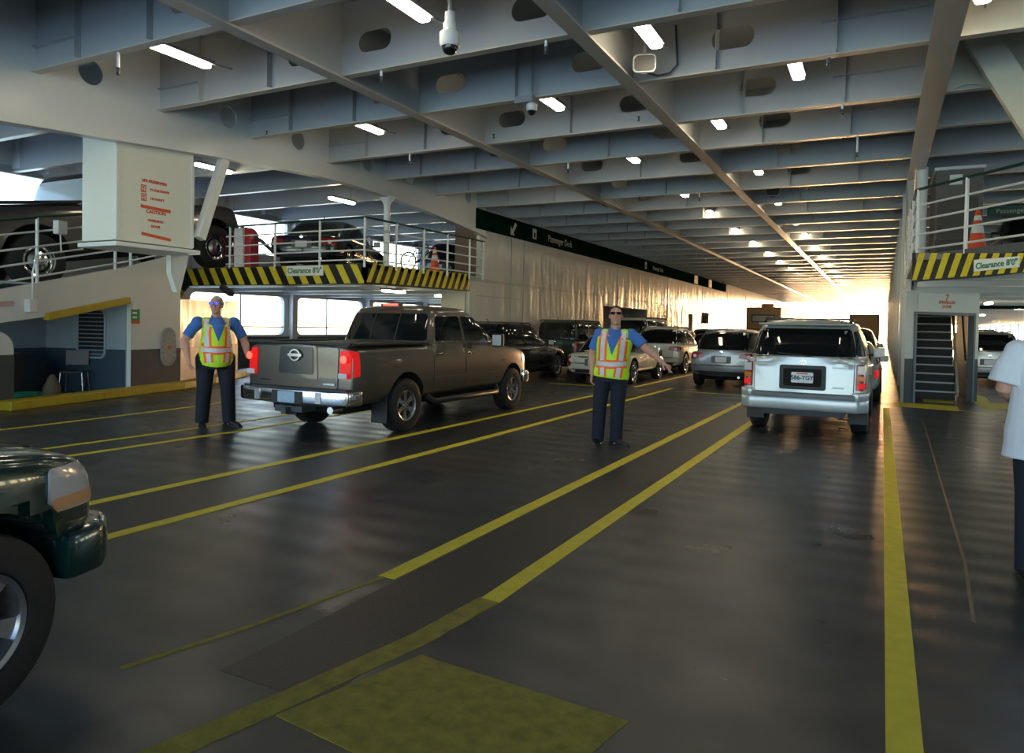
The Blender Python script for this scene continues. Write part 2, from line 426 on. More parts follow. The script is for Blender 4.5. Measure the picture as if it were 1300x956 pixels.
rdd.plate([(0, 0), (-D, 0), (-D, .9), (0, .9)], [], .02, Mch @ Matrix.Translation((0, 0, .036 if Mch.col[2].to_3d().dot(WD) < 0 else -.036)))
struct(rdd.build('trim_10', M_recd))
# wall turning outboard behind the near officer
W2 = V((-15.7, 13.9, 0)); n2 = (W2 - WB)
turn = MB(); M2 = frame(WB, n2, (0, 0, 1)); turn.plate([(0, 0), (n2.length, 0), (n2.length, 2.05), (0, 1.98)], [], .1, M2)
struct(turn.build('wall_left_turn', M_clad))
struct(MB().plate([(0, 0), (n2.length, 0), (n2.length, .9), (0, .9)], [], .012, M2 @ Matrix.Translation((0, 0, .056))).build('trim_11', M_dado))
# kerb
kp = [(-12.18, 5.6), (-12.5, 6.5), (-13.02, 8.4), (-13.62, 10.6), (-14.2, 11.9), (-15.3, 13.7), (-15.9, 14.6), (-16.9, 16.4)]
kb = MB()
for a, b in zip(kp[1:], kp[2:]):
    kb.bar((a[0] - .12, a[1], .08), (b[0] - .12, b[1], .08), .3, .16)
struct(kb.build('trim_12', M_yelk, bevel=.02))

# ---------------------------------------------------------------- right side: stair casing, platform, wing
SA, SB = V((.4, 18.1, 0)), V((1.9, 19.5, 0)); SD = (SB - SA).normalized(); SN = V((SD.y, -SD.x, 0)); SL = (SB - SA).length
MS = frame(SA, SD, (0, 0, 1))
def stp(px, off=0.):
    d = ray(px); t = (SA.dot(SN) + off) / d.dot(SN); p = d * t; return ((p - SA).dot(SD), p.z + CAMZ)
dl, dr = stp((1160, 440))[0], stp((1232, 440))[0]; dt = stp((1195, 400))[1]
struct(MB().plate([(0, 0), (dl, 0), (dl, dt), (dr, dt), (dr, 0), (SL, 0), (SL, 2.5), (0, 2.5)], [], .1, MS).build('wall_stairs', M_white))
ds = MB()
for a, b in ((0, dl - .03), (dr + .03, SL)): ds.plate([(a, 0), (b, 0), (b, .98), (a, .98)], [], .012, MS @ Matrix.Translation((0, 0, .056)))
struct(ds.build('trim_13', M_dado))
M_frame = mat('door_frame_grey', (.16, .19, .23), .4)
df = MB()
for a, b, c, d in ((dl - .06, 0, dl, dt + .05), (dr, 0, dr + .05, dt + .05), (dl - .06, dt, dr + .05, dt + .06)): df.plate([(a, b), (c, b), (c, d), (a, d)], [], .16, MS)
struct(df.build('door_1', M_frame))
# stair well: cream side wall, dark back and the flight
cw = MB()
cw.box((1.86, 21.6, 1.36), (.05, 4.3, 2.72)); cw.box((.50, 21.4, 1.36), (.05, 6.0, 2.72))
struct(cw.build('wall_stairwell', M_inner))
st = empty('staircase', (1.1, 19.5, 0)); tag(st, 'dark steel staircase with pale tread edges inside the sprinkler zone doorway', 'stairs')
M_tread = mat('stair_tread_black', (.012, .012, .014), .6); M_nose = mat('tread_nosing', (.45, .46, .48), .4)
for k in range(13):
    z = .2 * (k + 1); dp = .2 * k
    t = MB(); t.box((-.08, dp + .12, z - .1), (1.0, .24, .2)); tr = t.build('tread', M_tread, st)
    MB().box((-.08, dp - .012, z - .012), (1.0, .02, .035)).build('nosing', M_nose, tr)
hr = MB(); hr.bar((.46, -.1, .15), (.46, 2.4, 2.6), .05, .16); hr.build('stringer', M_inner, st)
hr = MB(); hr.tube([(.6, -.1, .95), (.6, 1.7, 2.66)], .022, 8); hr.tube([(.6, 0, 1.05), (.72, 0, 1.05)], .015, 6); hr.build('handrail', M_steel, st)
zs = tag(MB().plate([(dl + .01, dt + .08), (dr + .1, dt + .08), (dr + .1, 2.44), (dl + .01, 2.44)], [], .02, MS @ Matrix.Translation((0, 0, .07))).build('zone_sign', M_signw), 'cream panel with red number and SPRINKLER ZONE above the stair doorway', 'sign')
zc = (dl + dr) / 2
text('number', '7', .2, MS @ Matrix.Translation((zc, 2.35, .083)), M_red, zs, bold=.004)
text('lettering', 'SPRINKLER\nZONE', .095, MS @ Matrix.Translation((zc, 2.2, .083)), M_red, zs, bold=.002)
# casing sides so the stair box has a body
bx = MB(); bx.plate([(0, 0), (4, 0), (4, 2.5), (0, 2.5)], [], .08, frame(SB, (.1, 1, 0), (0, 0, 1))); struct(bx.build('wall_stairs_side', M_white))

# right platform (upper wing) with its diagonal edge
RA, RB = V((.42, 14.1, 0)), V((2.05, 12.0, 0)); RD = (RB - RA).normalized(); RN = V((RD.y, -RD.x, 0))
if RN.y > 0: RN = -RN
pr = MB(); pr.prism([(.42, 14.1), (2.05, 12.0), (4.6, 8.8), (OR, 8.8), (OR, YE), (.42, YE)], 2.74, 2.88); platform_right = struct(pr.build('floor_upper_right', M_dado))
ur = MB()
for y in YB:
    if y > 13: ur.box(((.55 + OR) / 2, y + .4, 2.62), (OR - .6, .02, .3)); ur.box(((.55 + OR) / 2, y + .4, 2.47), (OR - .6, .14, .02))
ur.build('underside_beam', M_white, platform_right)
wr = []
for k in range(22): wr.append(rrect(10 + 3.6 * k, 1.1, 12.6 + 3.6 * k, 2.35, .2, 4))
for k in range(20): wr.append(rrect(12 + 3.9 * k, 3.7, 15 + 3.9 * k, 4.8, .2, 4))
hull_side('wall_outer_right', OR, -6, YE, -.1, ZC, wr, M_white)
# ================================================================ VEHICLES
M_tyre = mat('tyre_rubber', (.012, .012, .013), .7, bump=.2, bscale=30)
M_glass = mat('tinted_glass', (.006, .008, .009), .04, spec=.6)
M_bglass = mat('pale_sky_glass', (.5, .58, .64), .12)  # brightness of the sky put into the pale glass colour
M_chrome = mat('chrome', (.75, .76, .78), .12, metal=1.)
M_alloy = mat('alloy_rim', (.5, .5, .52), .25, metal=.9)
M_blkp = mat('black_plastic', (.016, .017, .02), .5)
M_well = mat('wheel_well', (.006, .006, .006), .9)
M_redl = mat('red_lens', (.28, .01, .012), .15)
M_redon = mat('red_lens_lit', (.45, .008, .01), .35, spec=.2, emit=(1., .015, .012), estr=.55)
M_redspot = mat('red_lamp_core', (.9, .1, .08), .2, emit=(1., .08, .04), estr=2.5)
M_clear = mat('clear_lens', (.6, .6, .62), .1)
M_amber = mat('amber_lens', (.6, .2, .02), .15)
M_plate = mat('licence_plate', (.72, .75, .8), .4)
M_plt = mat('plate_letters', (.03, .06, .16), .5)
def paint_mat(name, col, metal=.35, rough=.28): return mat(name, col, rough, metal=metal, coat=.6, var=.06, vscale=5)

def interp(tab, y):
    if y <= tab[0][0]: return tab[0][1]
    for (a, u), (b, v) in zip(tab, tab[1:]):
        if y <= b: return u + (v - u) * (y - a) / (b - a) if b > a else v
    return tab[-1][1]

def lower_body(s):
    """lofted body below the window line, closed"""
    ys = sorted(set(s['ys'])); W = s['w']; zb = s['zb']; rings = []
    lr, lf = s.get('lean_r', .03), s.get('lean_f', -.12)
    for i, y in enumerate(ys):
        f = interp(s['plan'], y); w = W * f; zt = interp(s['top'], y); h = zt - zb
        P = [(0, zb), (.55 * w, zb), (.86 * w, zb + .01), (.965 * w, zb + .09), (w, zb + .3 * h), (w, zb + .62 * h), (w * .985, zt - .12 * h), (w * .945, zt - .025), (w * .86, zt), (w * .45, zt + s.get('crown', .02)), (0, zt + s.get('crown', .02))]
        out = []
        for (x, z) in P:
            u = (z - zb) / max(h, .01); yy = y
            if i < 2: yy += lr * u + (s.get('tuck_r', .05) * max(0, .35 - u) / .35)
            if i > len(ys) - 3: yy += lf * u - (s.get('tuck_f', .1) * max(0, .35 - u) / .35)
            out.append((x, yy, z))
        rings.append(out)
    n = len(rings[0]); vs = []; fs = []
    for R in rings:
        vs += [V(p) for p in R] + [V((-p[0], p[1], p[2])) for p in R[1:-1]]
    m = n + n - 2
    def idx(i, k, side): return i * m + (k if side > 0 or k in (0, n - 1) else n + k - 1)
    for i in range(len(rings) - 1):
        for k in range(n - 1):
            fs.append((idx(i, k, 1), idx(i, k + 1, 1), idx(i + 1, k + 1, 1), idx(i + 1, k, 1)))
            fs.append((idx(i, k, -1), idx(i + 1, k, -1), idx(i + 1, k + 1, -1), idx(i, k + 1, -1)))
    for i in (0, len(rings) - 1):                       # end caps as strips with a bulge column
        bl = s.get('bulge_r', .04) * -1 if i == 0 else s.get('bulge_f', .12)
        cols = [-1, -.5, 0, .5, 1]; grid = []
        for k in range(n):
            row = []
            for c in cols:
                if abs(c) == 1: row.append(idx(i, k, c))
                else:
                    p = rings[i][k]; 
                    if k in (0, n - 1): row.append(idx(i, k, 1)); continue
                    vs.append(V((p[0] * c, p[1] + bl * (1 - c * c), p[2]))); row.append(len(vs) - 1)
            grid.append(row)
        for k in range(n - 1):
            for c in range(4):
                q = [grid[k][c], grid[k][c + 1], grid[k + 1][c + 1], grid[k + 1][c]]
                q2 = []
                for a in q:
                    if a not in q2: q2.append(a)
                if len(q2) > 2: fs.append(tuple(q2))
    return MB().add(vs, fs)

def greenhouse(levels, N=28, pw=5.):
    """stacked super-ellipse rings (z, half width, y rear, y front), crowned top"""
    vs = []; fs = []
    for (z, w, yr, yf) in levels:
        c = (yr + yf) / 2; hl = (yf - yr) / 2
        for k in range(N):
            a = 2 * PI * (k + .5) / N; ca, sa = math.cos(a), math.sin(a)
            e = 2 / pw; vs.append(V((w * math.copysign(abs(ca) ** e, ca), c + hl * math.copysign(abs(sa) ** e, sa), z)))
    L = len(levels)
    for i in range(L - 1):
        for k in range(N):
            k2 = (k + 1) % N; fs.append((i * N + k, i * N + k2, (i + 1) * N + k2, (i + 1) * N + k))
    fs.append(tuple(range(N))[::-1])
    z, w, yr, yf = levels[-1]; t = len(vs)
    c = (yr + yf) / 2
    for q, dz in ((.55, .025),):
        for k in range(N):
            p = vs[(L - 1) * N + k]; vs.append(V((p.x * q, c + (p.y - c) * q, z + dz)))
        for k in range(N):
            k2 = (k + 1) % N; fs.append(((L - 1) * N + k, (L - 1) * N + k2, t + k2, t + k))
    vs.append(V((0, c, z + .032)))
    for k in range(N): fs.append((t + k, t + (k + 1) % N, len(vs) - 1))
    return MB().add(vs, fs)

class Car:
    def __init__(s, kind, label, cat, paint, group=None):
        s.root = empty(kind); tag(s.root, label, cat, group); s.paint = paint; s.bvh = None
    def subsurf(s, o, lv=2):
        md = o.modifiers.new('s', 'SUBSURF'); md.levels = md.render_levels = lv
        me = evald(o); o.modifiers.clear(); o.data = me; return o
    def shell(s, spec, ghs, arches, lv=2, gparams=None):
        o = s.subsurf(lower_body(spec).build('body', s.paint), lv)
        for (y, z, r) in arches:
            for sx in (1, -1):
                T = Matrix.Translation((sx * (spec['w'] - .12), y, z)) @ Matrix.Rotation(PI / 2, 4, 'Y')
                c = MB().lathe([(r, -.2), (r, .35)] if sx > 0 else [(r, -.35), (r, .2)], T, 40).build('cut', M_well)
                md = o.modifiers.new('b', 'BOOLEAN'); md.object = c; md.operation = 'DIFFERENCE'; md.solver = 'EXACT'; md.material_mode = 'TRANSFER'
                me = evald(o); o.modifiers.clear(); o.data = me; bpy.data.objects.remove(c)
        bm = bmesh.new(); bm.from_mesh(o.data)
        for g in ghs:
            q = greenhouse(g, **(gparams or {})).build('g', s.paint); s.subsurf(q, 1)
            bm.from_mesh(q.data); bpy.data.objects.remove(q)
        bm.to_mesh(o.data); s.bvh = BVHTree.FromBMesh(bm); bm.free()
        o.parent = s.root; o.data.shade_smooth(); o.data.set_sharp_from_angle(angle=math.radians(35)); s.body = o; return o
    def refresh(s):
        bm = bmesh.new(); bm.from_mesh(s.body.data); s.bvh = BVHTree.FromBMesh(bm); bm.free()
    AX = {'R': (V((1, 0, 0)), lambda a, b, D: V((D, a, b))), 'L': (V((-1, 0, 0)), lambda a, b, D: V((-D, a, b))), 'B': (V((0, -1, 0)), lambda a, b, D: V((a, -D, b))),
          'F': (V((0, 1, 0)), lambda a, b, D: V((a, D, b))), 'T': (V((0, 0, 1)), lambda a, b, D: V((a, b, D)))}
    def hit(s, ax, a, b):
        n, f = s.AX[ax]; o = f(a, b, 5.); r = s.bvh.ray_cast(o, -n, 10.); return r[0]
    def panel(s, name, ax, poly, m, off=.006, th=.02, g=.09, parent=None, smooth=True, maxd=2.5):
        n, f = s.AX[ax]; bm = bmesh.new()
        fc = bm.faces.new([bm.verts.new((p[0], p[1], 0)) for p in poly])
        bmesh.ops.triangulate(bm, faces=[fc])
        xs = [p[0] for p in poly]; ys = [p[1] for p in poly]
        for lo, hi, nn in ((min(xs), max(xs), V((1, 0, 0))), (min(ys), max(ys), V((0, 1, 0)))):
            k = max(1, int((hi - lo) / g))
            for i in range(1, k):
                c = lo + (hi - lo) * i / k
                bmesh.ops.bisect_plane(bm, geom=bm.verts[:] + bm.edges[:] + bm.faces[:], plane_co=nn * c, plane_no=nn)
        kill = []; hs_ = [(v, s.hit(ax, v.co.x, v.co.y)) for v in bm.verts]
        near = max([h.dot(n) for v, h in hs_ if h] or [0]); lim = .22 if 'light' in name else maxd
        for v, h in hs_:
            if h is None or h.dot(n) < near - lim: kill.append(v)
            else: v.co = h + n * off
        if kill: bmesh.ops.delete(bm, geom=kill, context='VERTS')
        if not bm.faces: bm.free(); return None
        bmesh.ops.recalc_face_normals(bm, faces=bm.faces)
        if sum((q.normal.dot(n) * q.calc_area() for q in bm.faces)) < 0: bmesh.ops.reverse_faces(bm, faces=bm.faces)
        r = bmesh.ops.extrude_face_region(bm, geom=[e for e in bm.edges if e.is_boundary] if False else bm.faces[:])
        # keep the new faces as outer skin, old become the inner skin
        for v in [e for e in r['geom'] if isinstance(e, bmesh.types.BMVert)]: pass
        newv = set(e for e in r['geom'] if isinstance(e, bmesh.types.BMVert))
        for v in bm.verts:
            if v not in newv: v.co -= n * (th)
        bmesh.ops.recalc_face_normals(bm, faces=bm.faces)
        me = bpy.data.meshes.new(name); bm.to_mesh(me); bm.free()
        return link(name, me, m, parent or s.root, smooth, ang=50)
    def sides(s, name, poly, m, **k):
        return [s.panel(name, ax, poly, m, **k) for ax in ('R', 'L')]
    def strip(s, name, ax, pts, w, m, **k):
        out = None; 
        L = []; R = []
        for i, p in enumerate(pts):
            a = V(pts[max(i - 1, 0)]); b = V(pts[min(i + 1, len(pts) - 1)]); d = (b - a).normalized(); nn = V((-d.y, d.x)) * w / 2
            L.append(tuple(V(p) + nn)); R.append(tuple(V(p) - nn))
        return s.panel(name, ax, L + R[::-1], m, **k)
    def wheel(s, x, y, R, wd, rimr, spokes=6, rimm=None, style='spoke', steer=0.):
        sx = 1 if x > 0 else -1
        T = Matrix.Translation((x, y, R)) @ Matrix.Rotation(steer, 4, 'Z') @ Matrix.Rotation(sx * PI / 2, 4, 'Y')
        h = wd / 2
        t = MB().lathe([(rimr, -h * .8), (R * .86, -h), (R * .97, -h * .88), (R, -h * .6), (R, h * .6), (R * .97, h * .88), (R * .88, h * 1.02), (rimr * 1.04, h * .95), (rimr, h * .75), (rimr * .98, -h * .5)], T, 40, cap=False).build('wheel', M_tyre, s.root, smooth=True)
        rm = rimm or M_alloy; b = MB()
        b.lathe([(rimr * 1.01, h * .86), (rimr * .99, h * .93), (rimr * .9, h * .86), (rimr * .86, h * .5), (rimr * .84, -h * .3)], T, 40, cap=False)
        if style == 'dish': b.lathe([(rimr * .86, h * .4), (rimr * .5, h * .7), (rimr * .3, h * .8), (rimr * .28, h * 1.05), (0, h * 1.08)], T, 32)
        else:
            b.lathe([(0, h * .75), (rimr * .22, h * .74), (rimr * .27, h * .6), (rimr * .25, h * .2)], T, 24, cap=False)
            for k in range(spokes):
                a = 2 * PI * k / spokes; c, sn = math.cos(a), math.sin(a); tw = rimr * (.34 if spokes <= 6 else .2)
                p = [(.18, .5), (.9, .95 * .9)]
                q0 = V((c, sn, 0)); q1 = V((-sn, c, 0)); vs = []
                for (rr, ww, zz) in ((rimr * .15, tw * .4, h * .72), (rimr * .55, tw * .42, h * .66), (rimr * .92, tw * .6, h * .72)):
                    for sgn, dz in ((-1, 0), (1, 0), (1, -h * .3), (-1, -h * .3)): vs.append(T @ (q0 * rr + q1 * ww * sgn + V((0, 0, zz + dz))))
                fs = []
                for i in (0, 4): fs += [(i + j, i + (j + 1) % 4, i + 4 + (j + 1) % 4, i + 4 + j) for j in range(4)]
                fs += [(0, 1, 2, 3), (8, 9, 10, 11)]; b.add(vs, fs)
        rim = b.build('rim', rm, t, smooth=True, ang=30)
        if style != 'dish':
            MB().lathe([(0, -h * .2), (rimr * .86, -h * .2)], T, 24).build('brake_back', M_well, rim)
            hole = MB()
            for k in range(6):
                a = 2 * PI * k / 6; hole.lathe([(.011, h * .7), (.011, h * .8), (0, h * .8)], T @ Matrix.Translation((.06 * math.cos(a), .06 * math.sin(a), 0)), 6)
            hole.build('lug_nuts', M_dark, rim)
        else:
            MB().lathe([(rimr * .62, h * .63), (rimr * .76, h * .53)], T, 32, cap=False).build('vent_ring', M_well, rim)
        return t
    def wheels(s, x, yr, yf, R, wd, rimr, **k):
        for sx in (1, -1):
            for y in (yr, yf): s.wheel(sx * x, y, R, wd, rimr, **k)
    def mirror(s, y, z, x, m=None, sz=(.12, .1, .17)):
        for sx in (1, -1):
            b = MB(); b.box((sx * (x + .1), y, z), (sz[0] * 1.6, sz[1], sz[2])); o = b.build('side_mirror', m or s.paint, s.root, bevel=.03, smooth=True)
            b = MB(); b.bar((sx * (x - .06), y + .01, z - .05), (sx * (x + .06), y, z - .04), .06, .05); b.build('mirror_arm', M_blkp, o)
            b = MB(); b.box((sx * (x + .1), y - sz[1] / 2 - .002, z), (sz[0] * 1.35, .006, sz[2] * .8)); b.build('mirror_glass', M_bglass, o)
    def plate(s, z, y, txt=None, x=0., ax='B', sz=(.31, .155), lean=0., m=None):
        o = MB().prism(rrect(-sz[0] / 2, -sz[1] / 2, sz[0] / 2, sz[1] / 2, .015, 2), -.006, .006, frame((x, y, z), (1, 0, 0), (0, lean, 1))).build('licence_plate', m or M_plate, s.root)
        if txt:
            text('lettering', txt, .085, frame((x, y - .008, z - .005), (1, 0, 0), (0, lean, 1)), M_plt, o, bold=.003, depth=.003)
            MB().box((x, y - .007, z + .058), (.16, .003, .016)).build('state_strip', M_red, o)
        return o
    def rails_(s, x, z, y0, y1, h=.06, m=None, cross=()):
        for sx in (1, -1):
            b = MB(); b.tube([(sx * x, y0, z), (sx * x, y0 + .1, z + h), (sx * x, y1 - .1, z + h), (sx * x, y1, z)], .02, 8); o = b.build('roof_rail', m or M_blkp, s.root, smooth=True)
        for y in cross:
            MB().bar((-x, y, z + h + .01), (x, y, z + h + .01), .05, .02).build('cross_bar', m or M_blkp, s.root)
    def under(s, w, y0, y1, z0=.2, z1=.5):
        MB().box((0, (y0 + y1) / 2, (z0 + z1) / 2), (w, y1 - y0, z1 - z0)).build('underbody', M_well, s.root, bevel=.05)
    def place(s, x, y, rz=0., scale=.94, z=0.):
        s.root.location = (x, y, z); s.root.rotation_euler = (0, 0, rz); s.root.scale = (scale,) * 3; return s.root

def inner_poly(poly, d):
    """polygon grown (d>0) about its outline roughly"""
    n = len(poly); A = sum(poly[i][0] * poly[(i + 1) % n][1] - poly[(i + 1) % n][0] * poly[i][1] for i in range(n)); sg = 1 if A > 0 else -1
    out = []
    for i in range(n):
        p = V(poly[i]); a = (p - V(poly[i - 1])); b = (V(poly[(i + 1) % n]) - p)
        if a.length < 1e-6 or b.length < 1e-6: out.append(tuple(p)); continue
        a.normalize(); b.normalize(); na = V((a.y, -a.x)) * sg; nb = V((b.y, -b.x)) * sg; q = na + nb
        if q.length < 1e-3: out.append(tuple(p)); continue
        q.normalize(); k = d / max(.4, q.dot(na)); out.append(tuple(p + q * k))
    return out
def door_set(c, polys, handle, hm=None, seam=.012):
    for poly, h in zip(polys, handle):
        for ax in ('R', 'L'):
            c.panel('door_gap', ax, inner_poly(poly, seam), M_blkp, off=.001, g=.12)
            d = c.panel('door', ax, poly, c.paint, off=.004, g=.12)
            if d is None: continue
            hp = c.hit(ax, h[0], h[1])
            if hp is None: continue
            n = c.AX[ax][0]
            b = MB(); b.tube([hp + n * .0 + V((0, -.1, 0)), hp + n * .035 + V((0, -.07, 0)), hp + n * .035 + V((0, .07, 0)), hp + V((0, .1, 0))], .014, 6); b.build('handle', hm or c.paint, d, smooth=True)

# ---------------------------------------------------------------- 1. the taupe crew-cab pickup
P_taupe = paint_mat('taupe_metallic', (.105, .094, .08), .45, .3)
def pickup():
    c = Car('pickup_truck', 'taupe crew cab pickup truck with lit tail lights driving past the officers', 'pickup truck', P_taupe)
    sp = dict(w=1.0, zb=.46, ys=[-1.28, -1.24, -1.0, -.5, 0, .5, .62, .66, 1.2, 2.2, 2.9, 3.3, 3.8, 4.2, 4.34, 4.42],
              plan=[(-1.28, .965), (-1.0, 1.), (3.4, 1.), (4.0, .97), (4.3, .9), (4.42, .8)], top=[(-1.28, 1.3), (.62, 1.32), (.66, 1.3), (2.9, 1.27), (3.1, 1.27), (4.0, 1.2), (4.3, 1.12), (4.42, 1.02)], lean_r=.03, lean_f=-.05, tuck_r=.02, bulge_r=.03, bulge_f=.12)
    gh = [(1.2, .97, .62, 3.12), (1.3, .965, .63, 3.1), (1.55, .91, .73, 2.72), (1.78, .84, .83, 2.34), (1.88, .79, .9, 2.16), (1.92, .7, 1.02, 2.02)]
    c.shell(sp, [gh], [(0, .42, .49), (3.55, .42, .49)], gparams=dict(pw=7))
    # bed opening with black liner and cover lip
    c.panel('bed_cover', 'T', [(-.84, -1.2), (.84, -1.2), (.84, .58), (-.84, .58)], M_blkp, off=.012, th=.05, g=.3)
    for sx in (1, -1): MB().box((sx * .9, -.33, 1.335), (.15, 1.86, .04)).build('bed_rail_cap', M_blkp, c.root, bevel=.012)
    MB().box((0, -1.255, 1.335), (1.9, .09, .035)).build('tailgate_cap', M_blkp, c.root, bevel=.01)
    # tailgate
    tg = rpoly([(-.73, .72), (.73, .72), (.73, 1.28), (-.73, 1.28)], .04)
    c.panel('tailgate_gap', 'B', inner_poly(tg, .014), M_blkp, off=.001)
    t = c.panel('tailgate', 'B', tg, c.paint, off=.01)
    c.panel('centre_surround', 'B', rpoly([(-.4, .84), (.4, .84), (.36, 1.3), (-.36, 1.3)], .04), P_taupe, off=.02, parent=t)
    ap = c.panel('centre_applique', 'B', rpoly([(-.32, .9), (.32, .9), (.3, 1.28), (-.3, 1.28)], .04), mat('smoked_applique', (.03, .035, .045), .2), off=.028, parent=t)
    Tb = frame((0, -1.335, 1.165), (1, 0, 0), (0, 0, 1))
    e = MB(); e.plate(circ(0, 0, .1, 28, .085), [circ(0, 0, .078, 28, .064)], .014, Tb); e.plate(rrect(-.125, -.02, .125, .02, .01, 2), [], .016, Tb); e.build('emblem', M_chrome, ap)
    MB().box((.6, -1.305, .78), (.2, .012, .022)).build('badge', M_chrome, t); MB().box((-.58, -1.305, .8), (.22, .012, .022)).build('badge', M_chrome, t)
    for sx in (1, -1):                                  # tall tail lamps wrapping the corner
        pl = rpoly([(sx * .77, .86), (sx * .94, .86), (sx * .94, 1.25), (sx * .77, 1.25)], .03)
        L = c.panel('tail_light', 'B', pl, M_redon, off=.02, th=.06, g=.05)
        c.panel('tail_light_side', 'R' if sx > 0 else 'L', [(-1.23, .88), (-1.12, .9), (-1.12, 1.22), (-1.23, 1.24)], M_redon, off=.008, th=.02, g=.05, parent=L)
        MB().lathe([(0, 0), (.05, 0), (.055, .01), (0, .012)], frame((sx * .87, -1.325, 1.13), (1, 0, 0), (0, 0, 1)) , 16).build('lamp_core', M_redspot, L)
        MB().box((sx * .85, -1.325, .905), (.15, .012, .07)).build('reverse_lens', M_clear, L, bevel=.008)
    # bumper in three pieces: chrome face, step pad, plate recess
    bp = MB(); bp.prism([(-1.02, -1.1), (-1.0, -1.38), (-.75, -1.47), (.75, -1.47), (1.0, -1.38), (1.02, -1.1)], .5, .7); b = bp.build('rear_bumper', M_chrome, c.root, bevel=.025, smooth=True)
    MB().prism([(-.96, -1.12), (-.94, -1.36), (-.73, -1.44), (.73, -1.44), (.94, -1.36), (.96, -1.12)], .7, .72).build('step_pad', M_blkp, b)
    MB().box((0, -1.474, .59), (.56, .012, .17)).build('plate_recess', M_blkp, b)
    for sx in (1, -1): MB().box((sx * .56, -1.476, .6), (.1, .012, .15)).build('bumper_reflection_pad', M_alloy, b)
    c.plate(.59, -1.488, None, m=mat('blue_white_plate', (.45, .62, .8), .4, var=.5, vscale=30))
    hi = MB(); hi.box((0, -1.3, .42), (.5, .3, .09)); hi.box((0, -1.42, .4), (.09, .25, .09)); hi.build('tow_hitch', M_dark, c.root, bevel=.012)
    ex = MB(); ex.tube([(.55, -.6, .42), (.62, -1.3, .42)], .05, 12); ex.build('exhaust', M_steel, c.root, smooth=True)
    # windows
    rw = c.panel('rear_window', 'B', rpoly([(-.83, 1.36), (.83, 1.36), (.74, 1.8), (-.74, 1.8)], .06), M_glass, off=.006, g=.1)
    for x in (-.25, .25): c.panel('window_bar', 'B', [(x - .012, 1.37), (x + .012, 1.37), (x + .012, 1.79), (x - .012, 1.79)], M_blkp, off=.012, parent=rw)
    hd = MB()
    for x in (-.42, .42): hd.box((x, 1.1, 1.52), (.24, .1, .2))
    c.panel('windscreen', 'T', rpoly([(-.8, 3.02), (.8, 3.02), (.68, 2.2), (-.68, 2.2)], .06), M_glass, off=.008)
    c.sides('rear_door_window', rpoly([(.86, 1.36), (1.66, 1.36), (1.66, 1.78), (.98, 1.76)], .05), M_glass)
    c.sides('front_door_window', rpoly([(1.74, 1.36), (2.86, 1.34), (2.24, 1.76), (1.74, 1.78)], .05), M_glass)
    door_set(c, [rpoly([(.72, .58), (1.66, .58), (1.68, 1.32), (.72, 1.32)], .06), rpoly([(1.72, .58), (2.86, .58), (2.9, 1.28), (1.72, 1.32)], .06)], [(.86, 1.16), (1.9, 1.15)], M_chrome)
    c.sides('side_moulding', [(.7, .72), (2.95, .72), (2.95, .79), (.7, .79)], P_taupe, off=.022)
    c.sides('fender_badge', [(2.98, .98), (3.14, .98), (3.14, 1.0), (2.98, 1.0)], M_chrome, off=.008)
    # third brake light, step bars, flaps, mirrors, lights ahead
    b = MB(); b.box((0, .92, 1.945), (.42, .07, .045)); tb = b.build('brake_lamp_housing', M_blkp, c.root, bevel=.012); MB().box((0, .88, 1.945), (.3, .02, .035)).build('lit_lens', M_redspot, tb)
    for sx in (1, -1):
        b = MB(); b.tube([(sx * .9, .62, .5), (sx * .99, .75, .4), (sx * .99, 2.85, .4), (sx * .9, 2.98, .5)], .05, 10); b.build('step_bar', M_blkp, c.root, smooth=True)
        MB().box((sx * .86, -.52, .38), (.28, .02, .4)).build('mud_flap', M_blkp, c.root, bevel=.008)
    c.mirror(2.72, 1.36, .98, M_blkp, (.13, .12, .24))
    c.panel('headlight', 'R', rpoly([(3.98, .92), (4.26, .9), (4.24, 1.08), (3.98, 1.12)], .03), M_clear, off=.01, g=.05); c.panel('headlight', 'L', rpoly([(3.98, .92), (4.26, .9), (4.24, 1.08), (3.98, 1.12)], .03), M_clear, off=.01, g=.05)
    c.panel('grille', 'F', rpoly([(-.55, .72), (.55, .72), (.6, 1.05), (-.6, 1.05)], .05), M_blkp, off=.01)
    MB().prism([(-1.0, 4.0), (-.97, 4.3), (-.7, 4.52), (.7, 4.52), (.97, 4.3), (1.0, 4.0)], .5, .74).build('front_bumper', M_chrome, c.root, bevel=.04, smooth=True)
    c.wheels(.86, 0, 3.55, .405, .27, .235, spokes=6)
    c.under(1.3, -1.1, 4.1, .34, .6)
    ax = MB(); ax.tube([(-.75, 0, .4), (.75, 0, .4)], .07, 10); ax.ell((0, 0, .4), (.17, .17, .17)); ax.build('rear_axle', M_dark, c.root, smooth=True)
    c.place(-6.93, 8.36, math.radians(0.6), .945)
    return c
PK = pickup()

